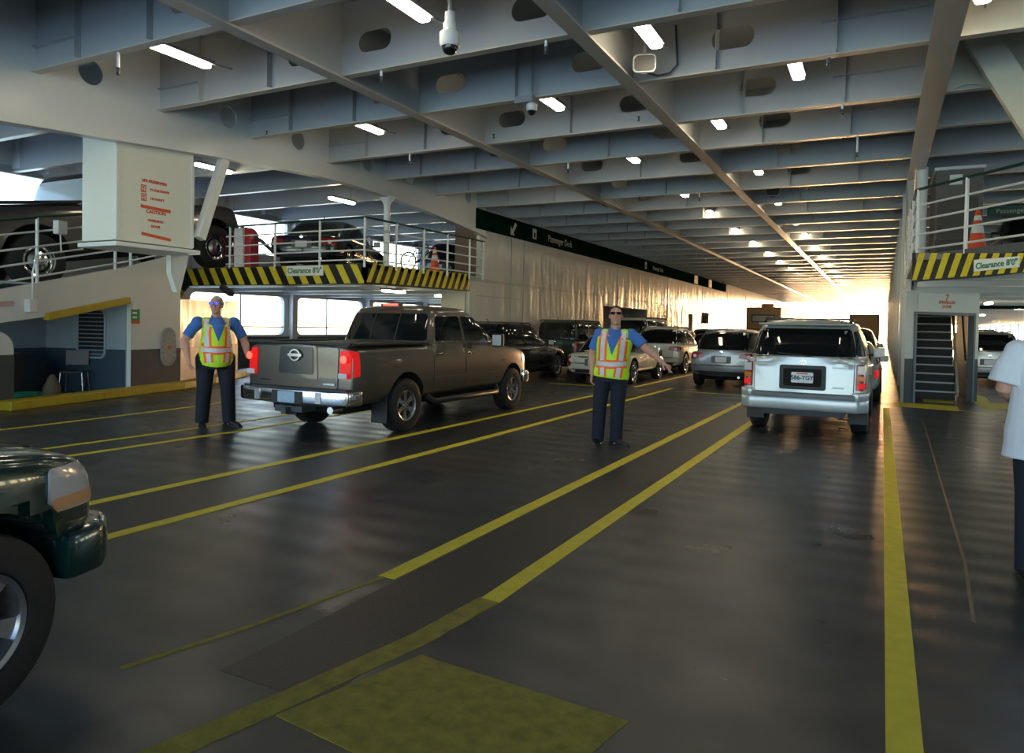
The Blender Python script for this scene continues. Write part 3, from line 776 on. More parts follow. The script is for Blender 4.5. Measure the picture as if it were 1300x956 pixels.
# ---------------------------------------------------------------- 2. the silver sport utility
P_silver = paint_mat('silver_blue_metallic', (.50, .54, .55), .35, .3)
def silver_suv():
    c = Car('sport_utility_vehicle', 'silver sport utility vehicle with a rear wiper waiting in the right lane', 'car', P_silver)
    sp = dict(w=.89, zb=.42, ys=[-1.02, -.98, -.8, -.3, .3, 1, 1.8, 2.2, 2.7, 3.2, 3.38, 3.48], plan=[(-1.02, .955), (-.75, 1.), (2.6, 1.), (3.2, .95), (3.48, .8)],
              top=[(-1.02, 1.17), (1.9, 1.13), (2.1, 1.12), (3.0, 1.06), (3.48, .9)], lean_r=.06, lean_f=-.05, bulge_r=.05, tuck_r=0.)
    gh = [(1.06, .865, -.99, 2.25), (1.16, .86, -.975, 2.16), (1.4, .80, -.88, 1.78), (1.6, .735, -.78, 1.46), (1.7, .69, -.68, 1.26), (1.735, .6, -.5, 1.05)]
    c.shell(sp, [gh], [(0, .39, .45), (2.675, .39, .45)], gparams=dict(pw=6))
    c.panel('rear_window', 'B', rpoly([(-.745, 1.2), (.745, 1.2), (.645, 1.61), (-.645, 1.61)], .05), M_glass, off=.008, g=.1)
    MB().prism([(-.68, -.93), (.68, -.93), (.66, -.64), (-.66, -.64)], 1.655, 1.69).build('roof_spoiler', mat('spoiler_grey', (.2, .21, .22), .35, metal=.3), c.root, bevel=.012)
    tg = rpoly([(-.70, .66), (.70, .66), (.71, 1.18), (-.71, 1.18)], .03)
    c.panel('tailgate_gap', 'B', inner_poly(tg, .012), M_blkp, off=.001)
    t = c.panel('tailgate', 'B', tg, c.paint, off=.01, g=.08)
    y0 = c.hit('B', 0, .85).y
    b = MB(); b.prism(rrect(-.33, -.18, .33, .18, .03, 3), -.02, .03, frame((0, y0 - .02, .885), (1, 0, 0), (0, 0, 1))); rc_ = b.build('plate_recess', M_blkp, t, bevel=.012)
    b = MB(); b.prism(rrect(-.27, -.13, .27, .13, .03, 3), -.01, .012, frame((0, y0 - .045, .885), (1, 0, 0), (0, 0, 1))); b.build('recess_floor', M_well, rc_)
    c.plate(.885, y0 - .066, '586-YGY')
    e = MB(); Te = frame((0, c.hit('B', 0, 1.11).y - .016, 1.11), (1, 0, 0), (0, 0, 1)); e.plate(circ(0, 0, .052, 24, .036), [circ(0, 0, .042, 24, .027)], .01, Te); e.plate(circ(0, 0, .02, 20, .034), [circ(0, 0, .012, 20, .026)], .01, Te); e.plate(circ(0, .012, .034, 20, .014), [circ(0, .012, .026, 20, .008)], .01, Te); e.build('emblem', M_chrome, t)
    for x, z, w_ in ((.5, .75, .16), (.52, 1.04, .22), (-.5, 1.07, .25)): 
        yy = c.hit('B', x, z).y; MB().box((x, yy - .014, z), (w_, .01, .025)).build('badge', mat('badge_grey', (.3, .32, .34), .3, metal=.7), t)
    wp = MB(); hz = c.hit('B', .1, 1.2); wp.tube([(.13, hz.y - .03, 1.165), (.1, hz.y - .025, 1.2), (-.38, c.hit('B', -.38, 1.235).y - .02, 1.235)], .011, 6); wp.ell((.13, hz.y - .03, 1.165), (.03, .03, .025)); wp.build('rear_wiper', M_blkp, c.root, smooth=True)
    for sx in (1, -1):
        L = c.panel('tail_light', 'B', rpoly([(sx * .735, .72), (sx * .845, .72), (sx * .84, 1.1), (sx * .735, 1.1)], .025), M_redl, off=.016, th=.06, g=.05)
        ax = 'R' if sx > 0 else 'L'
        c.panel('tail_light_side', ax, rpoly([(-.99, .73), (-.84, .75), (-.84, 1.07), (-.97, 1.1)], .02), M_redl, off=.01, th=.03, g=.05, parent=L)
        yy = c.hit('B', sx * .81, .8).y - .02
        MB().box((sx * .81, yy, 1.02), (.11, .014, .12)).build('clear_section', M_clear, L, bevel=.008); MB().box((sx * .81, yy, .9), (.11, .014, .07)).build('amber_section', M_amber, L, bevel=.008); MB().box((sx * .81, yy, .79), (.11, .014, .08)).build('lit_section', M_redon, L, bevel=.008)
    # bumper: silver wrap with dark step
    bp = MB(); bp.prism([(-.91, -.55), (-.91, -.98), (-.78, -1.13), (.78, -1.13), (.91, -.98), (.91, -.55)], .40, .6); b = bp.build('rear_bumper', P_silver, c.root, bevel=.035, smooth=True)
    MB().prism([(-.76, -1.0), (-.74, -1.135), (.74, -1.135), (.76, -1.0)], .585, .65).build('bumper_step', mat('bumper_step_grey', (.14, .16, .18), .45), b, bevel=.012)
    for sx in (1, -1): MB().prism([(sx * .91, -.55), (sx * .91, -.98), (sx * .79, -1.13), (sx * .72, -1.13), (sx * .74, -.5)], .58, .7).build('bumper_corner', P_silver, b, bevel=.02, smooth=True)
    MB().box((0, -1.04, .37), (1.2, .08, .1)).build('bumper_valance', M_blkp, b)
    c.panel('windscreen', 'T', rpoly([(-.72, 2.08), (.72, 2.08), (.6, 1.34), (-.6, 1.34)], .05), M_glass, off=.008)
    c.sides('quarter_window', rpoly([(-.82, 1.21), (-.1, 1.2), (-.1, 1.6), (-.64, 1.58)], .05), M_glass)
    c.sides('rear_door_window', rpoly([(-.02, 1.2), (.78, 1.19), (.78, 1.6), (-.02, 1.6)], .05), M_glass)
    c.sides('front_door_window', rpoly([(.86, 1.19), (1.86, 1.17), (1.36, 1.58), (.86, 1.6)], .05), M_glass)
    door_set(c, [rpoly([(.02, .95), (.3, .56), (.8, .5), (.8, 1.16), (-.02, 1.17)], .05), rpoly([(.84, .5), (1.86, .5), (1.9, 1.12), (.84, 1.16)], .05)], [(.16, 1.04), (1.02, 1.02)])
    for ax in ('R', 'L'):
        for yc in (0, 2.675):
            ring = [(yc + .52 * math.cos(a), .39 + .52 * math.sin(a)) for a in [PI * k / 14 for k in range(15)]] + [(yc + .45 * math.cos(a), .39 + .45 * math.sin(a)) for a in [PI * k / 14 for k in range(14, -1, -1)]]
            c.panel('fender_flare', ax, ring, P_silver, off=.035, th=.06, g=.06)
        c.panel('side_step', ax, [(.5, .42), (2.2, .42), (2.2, .52), (.5, .52)], P_silver, off=.04, th=.06)
    for sx in (1, -1): MB().box((sx * .76, -.47, .34), (.27, .02, .33)).build('mud_flap', M_blkp, c.root, bevel=.008)
    c.rails_(.63, 1.71, -.55, 1.15, .05, M_blkp, (-.1, .8))
    ant = MB(); ant.tube([(.5, -.62, 1.70), (.52, -.7, 1.82)], .008, 6); ant.build('aerial', M_blkp, c.root)
    c.mirror(1.72, 1.22, .9, P_silver)
    c.wheels(.765, 0, 2.675, .375, .25, .22, spokes=5)
    c.under(1.2, -.9, 3.2, .3, .55)
    ax = MB(); ax.tube([(-.7, 0, .37), (.7, 0, .37)], .06, 10); ax.ell((.1, 0, .37), (.14, .14, .14)); ax.tube([(.45, -.5, .36), (.5, -1.0, .36)], .035, 8); ax.build('rear_axle', M_dark, c.root, smooth=True)
    c.panel('headlight', 'F', rpoly([(.45, .75), (.8, .75), (.78, .92), (.45, .9)], .03), M_clear, off=.01); c.panel('headlight', 'F', rpoly([(-.45, .75), (-.8, .75), (-.78, .92), (-.45, .9)], .03), M_clear, off=.01)
    c.place(-1.02, 12.22, math.radians(-.5), .955).scale = (.955, .955, .985)
    return c
SS = silver_suv()

# ---------------------------------------------------------------- general passenger cars
def passenger(kind, label, cat, paint, style='sedan', L=4.6, W=.9, H=1.45, wb=2.7, lit=False, belt=None, clr=.3, tail='wide', rimm=None, rails=False, plate=True, group=None, spokes=7, R=.33, lv=2, detail=True, glass=None):
    """style: sedan, wagon (sloping tail), suv, box (upright)"""
    gl = glass or M_glass
    c = Car(kind, label, cat, paint, group)
    ro = {'sedan': .95, 'wagon': .85, 'suv': .9, 'box': .85}[style]          # rear overhang
    fo = L - wb - ro; yr, yf = -ro, wb + fo; zb = clr
    bt = belt or H * .62
    hood = bt - (.1 if style != 'box' else .04)
    cowl = wb - .45 if style != 'box' else wb - .25
    if style == 'sedan': top = [(yr, bt - .06), (yr + .08, bt), (yr + .9, bt + .0), (cowl, bt), (wb + .2, hood), (yf - .15, hood - .12), (yf, hood - .26)]
    else: top = [(yr, bt), (cowl, bt - .01), (wb + .2, hood), (yf - .15, hood - .1), (yf, hood - .24)]
    sp = dict(w=W, zb=zb, ys=[yr, yr + .04, yr + .25, yr + .8, .3, wb * .5, cowl, wb + .1, wb + fo * .5, yf - .16, yf - .05, yf], plan=[(yr, .93), (yr + .3, .985), (.3, 1.), (wb - .2, 1.), (yf - .4, .95), (yf - .1, .86), (yf, .76)], top=top,
              lean_r=.05 if style != 'sedan' else .02, lean_f=-.06, bulge_r=.07, bulge_f=.13, tuck_r=.06)
    g0 = bt - .06
    if style == 'sedan': ry0, ry1, ry2 = yr + .42, yr + .85, yr + 1.35
    elif style == 'wagon': ry0, ry1, ry2 = yr + .06, yr + .3, yr + .62
    elif style == 'suv': ry0, ry1, ry2 = yr + .03, yr + .17, yr + .36
    else: ry0, ry1, ry2 = yr + .02, yr + .06, yr + .16
    f0 = cowl + .12; f1 = f0 - (.62 if style != 'box' else .3); f2 = f1 - (.45 if style != 'box' else .25)
    hh = H - bt
    wr = W * (.74 if style != 'box' else .84)
    lev = [(g0, W * .955, ry0 - .02, f0 + .05), (bt + .01, W * .94, ry0, f0), (bt + hh * .5, (W * .94 + wr) / 2 + .02, ry1, f1), (bt + hh * .86, wr + .01, ry1 + (ry2 - ry1) * .6, f1 - .3 if style != 'box' else f1 - .15), (H - .035, wr - .06, ry2, f2), (H - .012, wr - .16, ry2 + .14, f2 - .15)]
    c.shell(sp, [lev], [(0, R + .02, R + .075), (wb, R + .02, R + .075)], lv=lv, gparams=dict(pw=5 if style != 'box' else 8))
    zt = bt + hh * .82; zl = bt + .035
    # glass
    if style == 'sedan':
        c.panel('rear_window', 'T', rpoly([(-W * .8, ry0 + .08), (W * .8, ry0 + .08), (W * .66, ry2 - .1), (-W * .66, ry2 - .1)], .06), gl, off=.008)
    else:
        c.panel('rear_window', 'B', rpoly([(-W * .82, zl + .01), (W * .82, zl + .01), (wr * .92, zt + .02), (-wr * .92, zt + .02)], .07), gl, off=.008)
    c.panel('windscreen', 'T', rpoly([(-W * .78, f0 - .06), (W * .78, f0 - .06), (W * .64, f2 + .16), (-W * .64, f2 + .16)], .06), gl, off=.008)
    md = wb * .5 - .08
    tr = ry1 + (ry2 - ry1) * .75 + .08
    rl = ry0 + (.22 if style != 'sedan' else .3)
    if style in ('suv', 'box', 'wagon'):
        q = .35
        c.sides('quarter_window', rpoly([(rl, zl), (q, zl), (q, zt), (max(tr, rl + .02), zt)], .05), gl, off=.006)
        c.sides('rear_door_window', rpoly([(q + .07, zl), (md + .2, zl), (md + .2, zt), (q + .07, zt)], .04), gl)
        c.sides('front_door_window', rpoly([(md + .28, zl), (f0 - .22, zl), (f1 - .2, zt), (md + .28, zt)], .05), gl)
        dp = [(q + .1, md + .22), (md + .26, cowl)]
    else:
        c.sides('rear_door_window', rpoly([(rl + .12, zl), (md, zl), (md, zt), (tr + .14, zt)], .06), gl)
        c.sides('front_door_window', rpoly([(md + .08, zl), (f0 - .22, zl), (f1 - .2, zt), (md + .08, zt)], .05), gl)
        dp = [(.3, md + .02), (md + .05, cowl)]
    if detail: door_set(c, [rpoly([(dp[0][0] + .05, zb + .2), (dp[0][1], zb + .14), (dp[0][1], bt - .03), (dp[0][0], bt - .03)], .06), rpoly([(dp[1][0], zb + .14), (dp[1][1], zb + .14), (dp[1][1] + .04, bt - .05), (dp[1][0], bt - .03)], .06)], [(dp[0][0] + .16, bt - .14), (dp[1][0] + .16, bt - .15)])
    # tail
    lm = M_redon if lit else M_redl
    zh = bt - .1 if style == 'sedan' else bt - .04
    for sx in (1, -1):
        if tail == 'tall': pl = rpoly([(sx * W * .80, bt - .38), (sx * W * .91, bt - .38), (sx * W * .9, bt + .0), (sx * W * .80, bt + .0)], .03)
        elif tail == 'wide': pl = rpoly([(sx * W * .5, zh - .13), (sx * W * .91, zh - .2), (sx * W * .9, zh - .0), (sx * W * .55, zh - .01)], .04)
        else: pl = rpoly([(sx * W * .68, zh - .26), (sx * W * .91, zh - .24), (sx * W * .9, zh + .0), (sx * W * .72, zh - .02)], .04)
        Lg = c.panel('tail_light', 'B', pl, lm, off=.012, th=.04, g=.06)
        c.panel('tail_light_side', 'R' if sx > 0 else 'L', rpoly([(yr + .02, zh - .2), (yr + .24, zh - .1), (yr + .22, zh - .02), (yr + .04, zh)], .02), lm, off=.008, g=.05, parent=Lg)
        h = c.hit('B', sx * W * .8, zh - .1)
        if h and Lg: MB().lathe([(0, 0), (.045, 0), (.05, .012), (0, .018)], frame(h + V((0, -.016, 0)), (1, 0, 0), (0, 0, 1)), 14).build('lamp_core', M_redspot if lit else M_clear, Lg)
        hl = rpoly([(sx * W * .42, hood - .34), (sx * W * .8, hood - .32), (sx * W * .78, hood - .2), (sx * W * .45, hood - .22)], .03)
        c.panel('headlight', 'F', hl, M_clear, off=.01, g=.06)
    tgp = rpoly([(-W * .66, zb + .32), (W * .66, zb + .32), (W * .7, bt - .0), (-W * .7, bt - .0)], .05)
    c.panel('boot_gap', 'B', inner_poly(tgp, .01), M_blkp, off=.001); tb = c.panel('boot_lid' if style == 'sedan' else 'tailgate', 'B', tgp, paint, off=.006)
    c.panel('bumper_line', 'B', [(-W * .9, zb + .28), (W * .9, zb + .28), (W * .9, zb + .3), (-W * .9, zb + .3)], M_blkp, off=.004)
    c.panel('bumper_lower', 'B', rpoly([(-W * .8, zb + .02), (W * .8, zb + .02), (W * .84, zb + .13), (-W * .84, zb + .13)], .03), M_blkp, off=.006)
    pz = bt - .26 if style == 'sedan' else zb + .46
    h = c.hit('B', 0, pz)
    if h and plate:
        c.panel('plate_recess', 'B', rrect(-.27, pz - .1, .27, pz + .1, .03), mat('recess_shade_plastic', (.1, .1, .105), .4), off=.01, parent=tb)
        c.plate(pz, h.y - .022)
    h = c.hit('B', 0, pz + .2)
    if h: MB().lathe([(.05, 0), (.05, .01), (0, .014)], frame(h + V((0, -.012, 0)), (1, 0, 0), (0, 0, 1)), 20).build('emblem', M_chrome, tb)
    c.panel('grille', 'F', rpoly([(-.35, zb + .28), (.35, zb + .28), (.38, hood - .28), (-.38, hood - .28)], .05), M_blkp, off=.01)
    c.mirror(f0 - .3, bt + .07, W * .93)
    if rails: c.rails_(wr - .07, H - .06, ry2 + .05, f2 - .1, .06, M_alloy if rails == 'silver' else M_blkp, (ry2 + .4, f2 - .5) if rails == 'cross' else ())
    ant = MB(); ant.tube([(0, ry2 + .15, H), (0, ry2 + .02, H + .1)], .012, 6); ant.build('aerial', M_blkp, c.root)
    c.wheels(W - .12, 0, wb, R, .22, R * .66, spokes=spokes, rimm=rimm)
    c.under(W * 1.4, yr + .3, yf - .3, .22, zb + .15)
    ex = MB(); ex.tube([(W * .5, yr + .4, zb - .02), (W * .52, yr + .02, zb - .02)], .035, 10); ex.build('exhaust', M_steel, c.root, smooth=True)
    return c

P_white = paint_mat('pearl_white', (.62, .62, .56), .05, .3); P_gun = paint_mat('grey_metallic', (.24, .25, .27), .5); P_dkgreen = paint_mat('dark_green_paint', (.05, .075, .06), .3)
P_black = paint_mat('black_paint', (.012, .014, .018), .2, .2); P_navy = paint_mat('blue_black_paint', (.008, .016, .026), .2, .15); P_lgrey = paint_mat('light_silver', (.42, .44, .45), .5); P_maroon = paint_mat('dark_maroon', (.08, .02, .02), .3)
S = .94
passenger('sedan', 'white four door sedan parked behind the pointing officer', 'car', P_white, 'sedan', 4.6, .9, 1.43, 2.68, rimm=M_chrome, R=.34, tail='tall').place(-6.86, 18.95, 0, S)
passenger('crossover', 'grey crossover with red tail lights parked ahead of the officer in the second lane', 'car', P_gun, 'wagon', 4.75, .92, 1.66, 2.76, R=.36, clr=.34).place(-3.74, 20.0, math.radians(-1), S)
passenger('crossover', 'white crossover with sloping rear window parked between the white sedan and the grey crossover', 'car', P_white, 'wagon', 4.7, .93, 1.7, 2.8, R=.37, rails='silver').place(-6.85, 24.6, 0, S)
passenger('sport_utility_vehicle', 'dark sport utility vehicle with roof rack half hidden by the pickup bonnet', 'car', P_black, 'suv', 4.5, .9, 1.72, 2.65, rails='cross', R=.36).place(-9.55, 17.4, 0, S)
passenger('sport_utility_vehicle', 'boxy dark green off roader with roof bars parked along the left tunnel wall', 'car', P_dkgreen, 'box', 4.5, .88, 1.86, 2.55, rails='cross', R=.38, clr=.42, tail='tall').place(-9.6, 22.4, 0, S)
passenger('van', 'tall white van with big dark rear window parked along the left tunnel wall', 'van', P_white, 'box', 5.3, .97, 2.08, 3.1, R=.37, clr=.4, tail='tall', rails='cross').place(-8.9, 27.8, 0, S)
passenger('sport_utility_vehicle', 'dark sport utility vehicle with glowing brake lights ahead of the silver one', 'car', P_maroon, 'suv', 4.7, .93, 1.78, 2.8, lit=True, R=.37, tail='tall').place(-.98, 25.5, 0, S)
passenger('sedan', 'pale sedan with glowing brake light close in front of the silver sport utility vehicle', 'car', P_lgrey, 'sedan', 4.6, .9, 1.44, 2.7, lit=True, R=.33).place(-.86, 18.0, math.radians(-.5), S)
far = [('sedan', 'sedan', 'dark sedan far down the right lane', P_black, -.9, 33), ('crossover', 'wagon', 'dark crossover farther down the second lane behind the grey crossover', P_navy, -3.8, 27.3), ('sedan', 'sedan', 'silver sedan in the second lane well behind the grey crossover', P_lgrey, -3.8, 34.5), ('sedan', 'sedan', 'black sedan parked beyond the white crossover', P_black, -6.9, 32.3),
       ('sport_utility_vehicle', 'suv', 'dark sport utility vehicle along the left wall beyond the white van', P_navy, -9.2, 35.2), ('crossover', 'wagon', 'grey crossover along the left wall short of the motor home', P_gun, -9.2, 42), ('sedan', 'sedan', 'dark maroon sedan before the motor home', P_maroon, -6.9, 39.4)]
for kd, stl, lb, pm, x, y in far:
    Hh = {'sedan': 1.44, 'wagon': 1.64, 'suv': 1.75}[stl]
    passenger(kd, lb, 'car', pm, stl, 4.6, .9, Hh, 2.7, R=.34, lv=1, detail=False, lit=(y == 33)).place(x, y, 0, S)

# motor home and box truck at the bright end
def boxy(kind, label, cat, m, w, L, h, z0, loc, cabm=None):
    r = empty(kind, loc); tag(r, label, cat)
    MB().box((0, L / 2, z0 + (h - z0) / 2), (w, L, h - z0)).build('body', m, r, bevel=.06)
    return r
P_tan = mat('tan_motor_home_paint', (.42, .3, .17), .5, var=.15)
rv = boxy('motor_home', 'tan motor home with roof unit and wide rear window far down the tunnel', 'motor home', P_tan, 2.3, 7, 3.15, .55, (-7.4, 52, 0))
w_ = MB().box((0, -.02, 2.35), (1.45, .05, .42)).build('rear_window', mat('pale_window', (.4, .42, .4), .2), rv, bevel=.03); MB().plate(rrect(-.78, -.27, .78, .27, .06), [rrect(-.7, -.2, .7, .2, .05)], .06, frame((0, -.04, 2.35), (1, 0, 0), (0, 0, 1))).build('window_frame', M_dark, w_)
MB().box((0, 2.2, 3.3), (.8, 1., .28)).build('roof_unit', P_tan, rv, bevel=.05); MB().box((0, -.06, .75), (2.25, .2, .3)).build('bumper', M_dark, rv, bevel=.03)
MB().box((0, -.01, 1.6), (2.28, .03, .12)).build('stripe', mat('brown_stripe', (.2, .1, .05), .5), rv)
for sx in (1, -1):
    MB().box((sx * .95, -.03, 1.1), (.16, .05, .3)).build('tail_light', M_redl, rv)
    for y in (1.6, 5.4): MB().lathe([(.2, -.14), (.4, -.14), (.42, 0), (.4, .14), (.2, .14), (0, .1)], Matrix.Translation((sx * .95, y, .42)) @ Matrix.Rotation(PI / 2, 4, 'Y'), 20).build('wheel', M_tyre, rv, smooth=True)
bt_ = boxy('box_truck', 'tan box truck with a plain flat back at the bright tunnel end', 'truck', mat('box_truck_tan', (.3, .22, .14), .55, var=.1), 2.15, 6, 2.95, .7, (-1.35, 62, 0))
MB().box((0, -.03, 1.85), (1.95, .05, 2.0)).build('roller_door', mat('roller_door_tan', (.34, .25, .16), .55, bump=.2, bscale=5), bt_); MB().box((0, -.1, .62), (2.1, .2, .18)).build('bumper', M_dark, bt_)
for sx in (1, -1):
    MB().box((sx * .9, -.05, .8), (.2, .05, .12)).build('tail_light', M_redl, bt_)
    for y in (1.4, 5.2): MB().lathe([(.2, -.14), (.42, -.14), (.44, 0), (.42, .14), (.2, .14), (0, .1)], Matrix.Translation((sx * .88, y, .44)) @ Matrix.Rotation(PI / 2, 4, 'Y'), 20).build('wheel', M_tyre, bt_, smooth=True)
MB().box((0, 6.7, 1.3), (1.9, 1.4, 1.6)).build('cab', MATS['box_truck_tan'], bt_, bevel=.1)

# ---------------------------------------------------------------- upper left deck
P_brown = paint_mat('brown_pickup_paint', (.10, .088, .082), .45, .25)
def brown_pickup():
    c = Car('pickup_truck', 'brown pickup truck on the left ramp behind the white railing and the lettered locker', 'pickup truck', P_brown)
    sp = dict(w=1.0, zb=.5, ys=[-1.25, -1.2, -1.0, -.4, .3, .8, .95, 1.0, 1.6, 2.6, 3.1, 3.4, 3.9, 4.3, 4.45, 4.52], plan=[(-1.25, .96), (-.9, 1.), (3.6, 1.), (4.2, .96), (4.52, .84)], top=[(-1.25, 1.38), (.95, 1.4), (1., 1.36), (3.0, 1.34), (3.3, 1.36), (4.1, 1.34), (4.4, 1.26), (4.52, 1.12)], lean_r=.02, bulge_f=.1)
    gh = [(1.28, .97, .98, 3.3), (1.38, .96, .99, 3.26), (1.62, .91, 1.06, 2.98), (1.84, .84, 1.14, 2.7), (1.95, .78, 1.24, 2.52), (1.98, .66, 1.4, 2.36)]
    c.shell(sp, [gh], [(0, .5, .57), (3.62, .5, .57)], gparams=dict(pw=8))
    for sx in (1, -1): MB().box((sx * .9, -.15, 1.425), (.14, 2.1, .05)).build('bed_rail_cap', M_blkp, c.root, bevel=.012)
    c.panel('bed_cover', 'T', [(-.84, -1.18), (.84, -1.18), (.84, .9), (-.84, .9)], M_blkp, off=.01, th=.04, g=.3)
    c.panel('rear_window', 'B', rpoly([(-.84, 1.46), (.84, 1.46), (.75, 1.86), (-.75, 1.86)], .05), M_bglass, off=.006)
    c.panel('windscreen', 'T', rpoly([(-.8, 3.2), (.8, 3.2), (.68, 2.58), (-.68, 2.58)], .06), M_glass)
    c.sides('rear_door_window', rpoly([(1.2, 1.44), (1.86, 1.44), (1.86, 1.84), (1.26, 1.82)], .05), M_bglass); c.sides('front_door_window', rpoly([(1.94, 1.44), (3.04, 1.42), (2.6, 1.82), (1.94, 1.84)], .05), M_bglass)
    door_set(c, [rpoly([(1.04, .62), (1.88, .62), (1.88, 1.38), (1.04, 1.38)], .05), rpoly([(1.92, .62), (3.06, .62), (3.1, 1.34), (1.92, 1.38)], .05)], [(1.16, 1.2), (2.06, 1.2)], M_chrome)
    for ax in ('R', 'L'): c.panel('tail_light', ax, rpoly([(-1.24, .95), (-1.1, .95), (-1.1, 1.3), (-1.24, 1.3)], .02), M_redl, off=.008); c.panel('bed_crease', ax, [(-1.2, 1.27), (.95, 1.28), (.95, 1.295), (-1.2, 1.285)], M_blkp, off=.003); c.panel('side_badge', ax, [(-.86, 1.1), (-.6, 1.1), (-.6, 1.14), (-.86, 1.14)], M_chrome, off=.006)
    MB().prism([(-1.0, -1.05), (-.98, -1.3), (-.7, -1.4), (.7, -1.4), (.98, -1.3), (1., -1.05)], .5, .72).build('rear_bumper', M_chrome, c.root, bevel=.03, smooth=True)
    MB().prism([(-1.0, 4.2), (-.97, 4.45), (-.7, 4.62), (.7, 4.62), (.97, 4.45), (1., 4.2)], .54, .8).build('front_bumper', M_chrome, c.root, bevel=.03, smooth=True)
    c.mirror(2.9, 1.5, .98, M_blkp, (.13, .12, .26)); c.under(1.3, -1, 4.2, .4, .65)
    c.wheels(.87, 0, 3.62, .46, .28, .27, style='dish', rimm=M_chrome)
    r = c.place(-16.93, 8.85, 0, 1.25, 2.14); r.rotation_euler = (math.atan(.168), 0, 0); return c
brown_pickup()
c = passenger('sedan', 'dark blue green sedan with an orange red tail light on the left upper deck', 'car', P_navy, 'sedan', 4.8, .92, 1.42, 2.75, clr=.28)
c.place(-13.75, 14.9, math.radians(20), 1.02, 2.91)
c = passenger('sport_utility_vehicle', 'black sport utility vehicle carrying a bicycle on the left upper deck', 'car', P_black, 'suv', 4.6, .92, 1.72, 2.75, R=.37, tail='tall'); c.place(-14.35, 22.7, 0, S, 2.91)
# bicycle on its rear carrier
bi = empty('bicycle', (-14.65, 20.95, 3.42)); tag(bi, 'bicycle hung across the back of the black car on the left upper deck', 'bicycle')
M_bf = mat('bicycle_frame', (.02, .025, .03), .3, metal=.4)
for x in (-.42, .58):
    t = MB(); t.tube([(x + .33 * math.cos(a), 0, .33 + .33 * math.sin(a)) for a in [2 * PI * k / 28 for k in range(28)]], .022, 6, closed=True); wh = t.build('wheel', M_tyre, bi, smooth=True)
    t = MB()
    for k in range(14): a = 2 * PI * k / 14; t.tube([(x, 0, .33), (x + .31 * math.cos(a), 0, .33 + .31 * math.sin(a))], .004, 4)
    t.tube([(x + .305 * math.cos(a), 0, .33 + .305 * math.sin(a)) for a in [2 * PI * k / 28 for k in range(28)]], .012, 6, closed=True); t.build('spokes_and_rim', M_alloy, wh)
t = MB(); 
for a, b in (((-.42, 0, .33), (0, 0, .3)), ((0, 0, .3), (.42, 0, .72)), ((0, 0, .3), (-.12, 0, .82)), ((-.12, 0, .76), (.4, 0, .78)), ((-.42, 0, .33), (-.1, 0, .72)), ((.58, 0, .33), (.4, 0, .86))): t.tube([a, b], .02, 8)
t.build('frame', M_bf, bi, smooth=True)
t = MB(); t.tube([(.38, -.26, .92), (.38, -.08, .9), (.4, 0, .86), (.38, .08, .9), (.38, .26, .92)], .014, 6); t.build('handlebar', M_bf, bi, smooth=True)
t = MB(); t.ell((-.14, 0, .86), (.13, .06, .035)); t.build('saddle', M_blkp, bi, smooth=True)
t = MB(); t.lathe([(.02, -.03), (.09, -.03), (.09, -.02), (.02, -.02)], Matrix.Translation((0, 0, .3)) @ Matrix.Rotation(PI / 2, 4, 'X'), 16); t.tube([(-.1, -.06, .2), (.1, -.06, .4)], .012, 6); t.build('crank', M_alloy, bi)
cr = MB(); cr.tube([(0, .06, .0), (0, .06, .85), (0, .5, .85)], .02, 6); cr.tube([(-.25, .05, .62), (.25, .05, .62)], .02, 6); cr.tube([(0, .06, 0), (0, .45, 0)], .025, 6); cr.build('carrier', M_dark, bi)
# upper right deck car seen at the frame edge
P_bron = paint_mat('dark_bronze', (.06, .045, .04), .4)
c = passenger('sedan', 'dark car with a big side mirror at the right edge of the right upper deck', 'car', P_bron, 'wagon', 4.6, .92, 1.62, 2.7, R=.36)
c.place(3.2, 22.4, math.radians(180), S, 2.9)
# lower right wing
passenger('minivan', 'silver minivan facing away beyond the stair casing', 'car', P_lgrey, 'suv', 4.9, .95, 1.75, 2.9, R=.35, rails='black').place(2.9, 26.6, math.radians(-2), S)
passenger('sedan', 'pale grey sedan under the right upper deck nearest the person in the white shirt', 'car', P_lgrey, 'sedan', 4.6, .9, 1.45, 2.7, R=.33).place(4.95, 25.6, math.radians(-2), S)
passenger('sport_utility_vehicle', 'dark sport utility vehicle deep under the right upper deck', 'car', P_black, 'suv', 4.7, .93, 1.85, 2.8, R=.37, lv=1, detail=False, rails='black').place(3.3, 33.5, 0, S)
# left wing below: dark hatchback behind the pickup bed
passenger('hatchback', 'black hatchback under the left upper deck behind the pickup bed', 'car', P_black, 'wagon', 4.3, .9, 1.62, 2.6, R=.34).place(-12.2, 17.8, math.radians(-4), S)
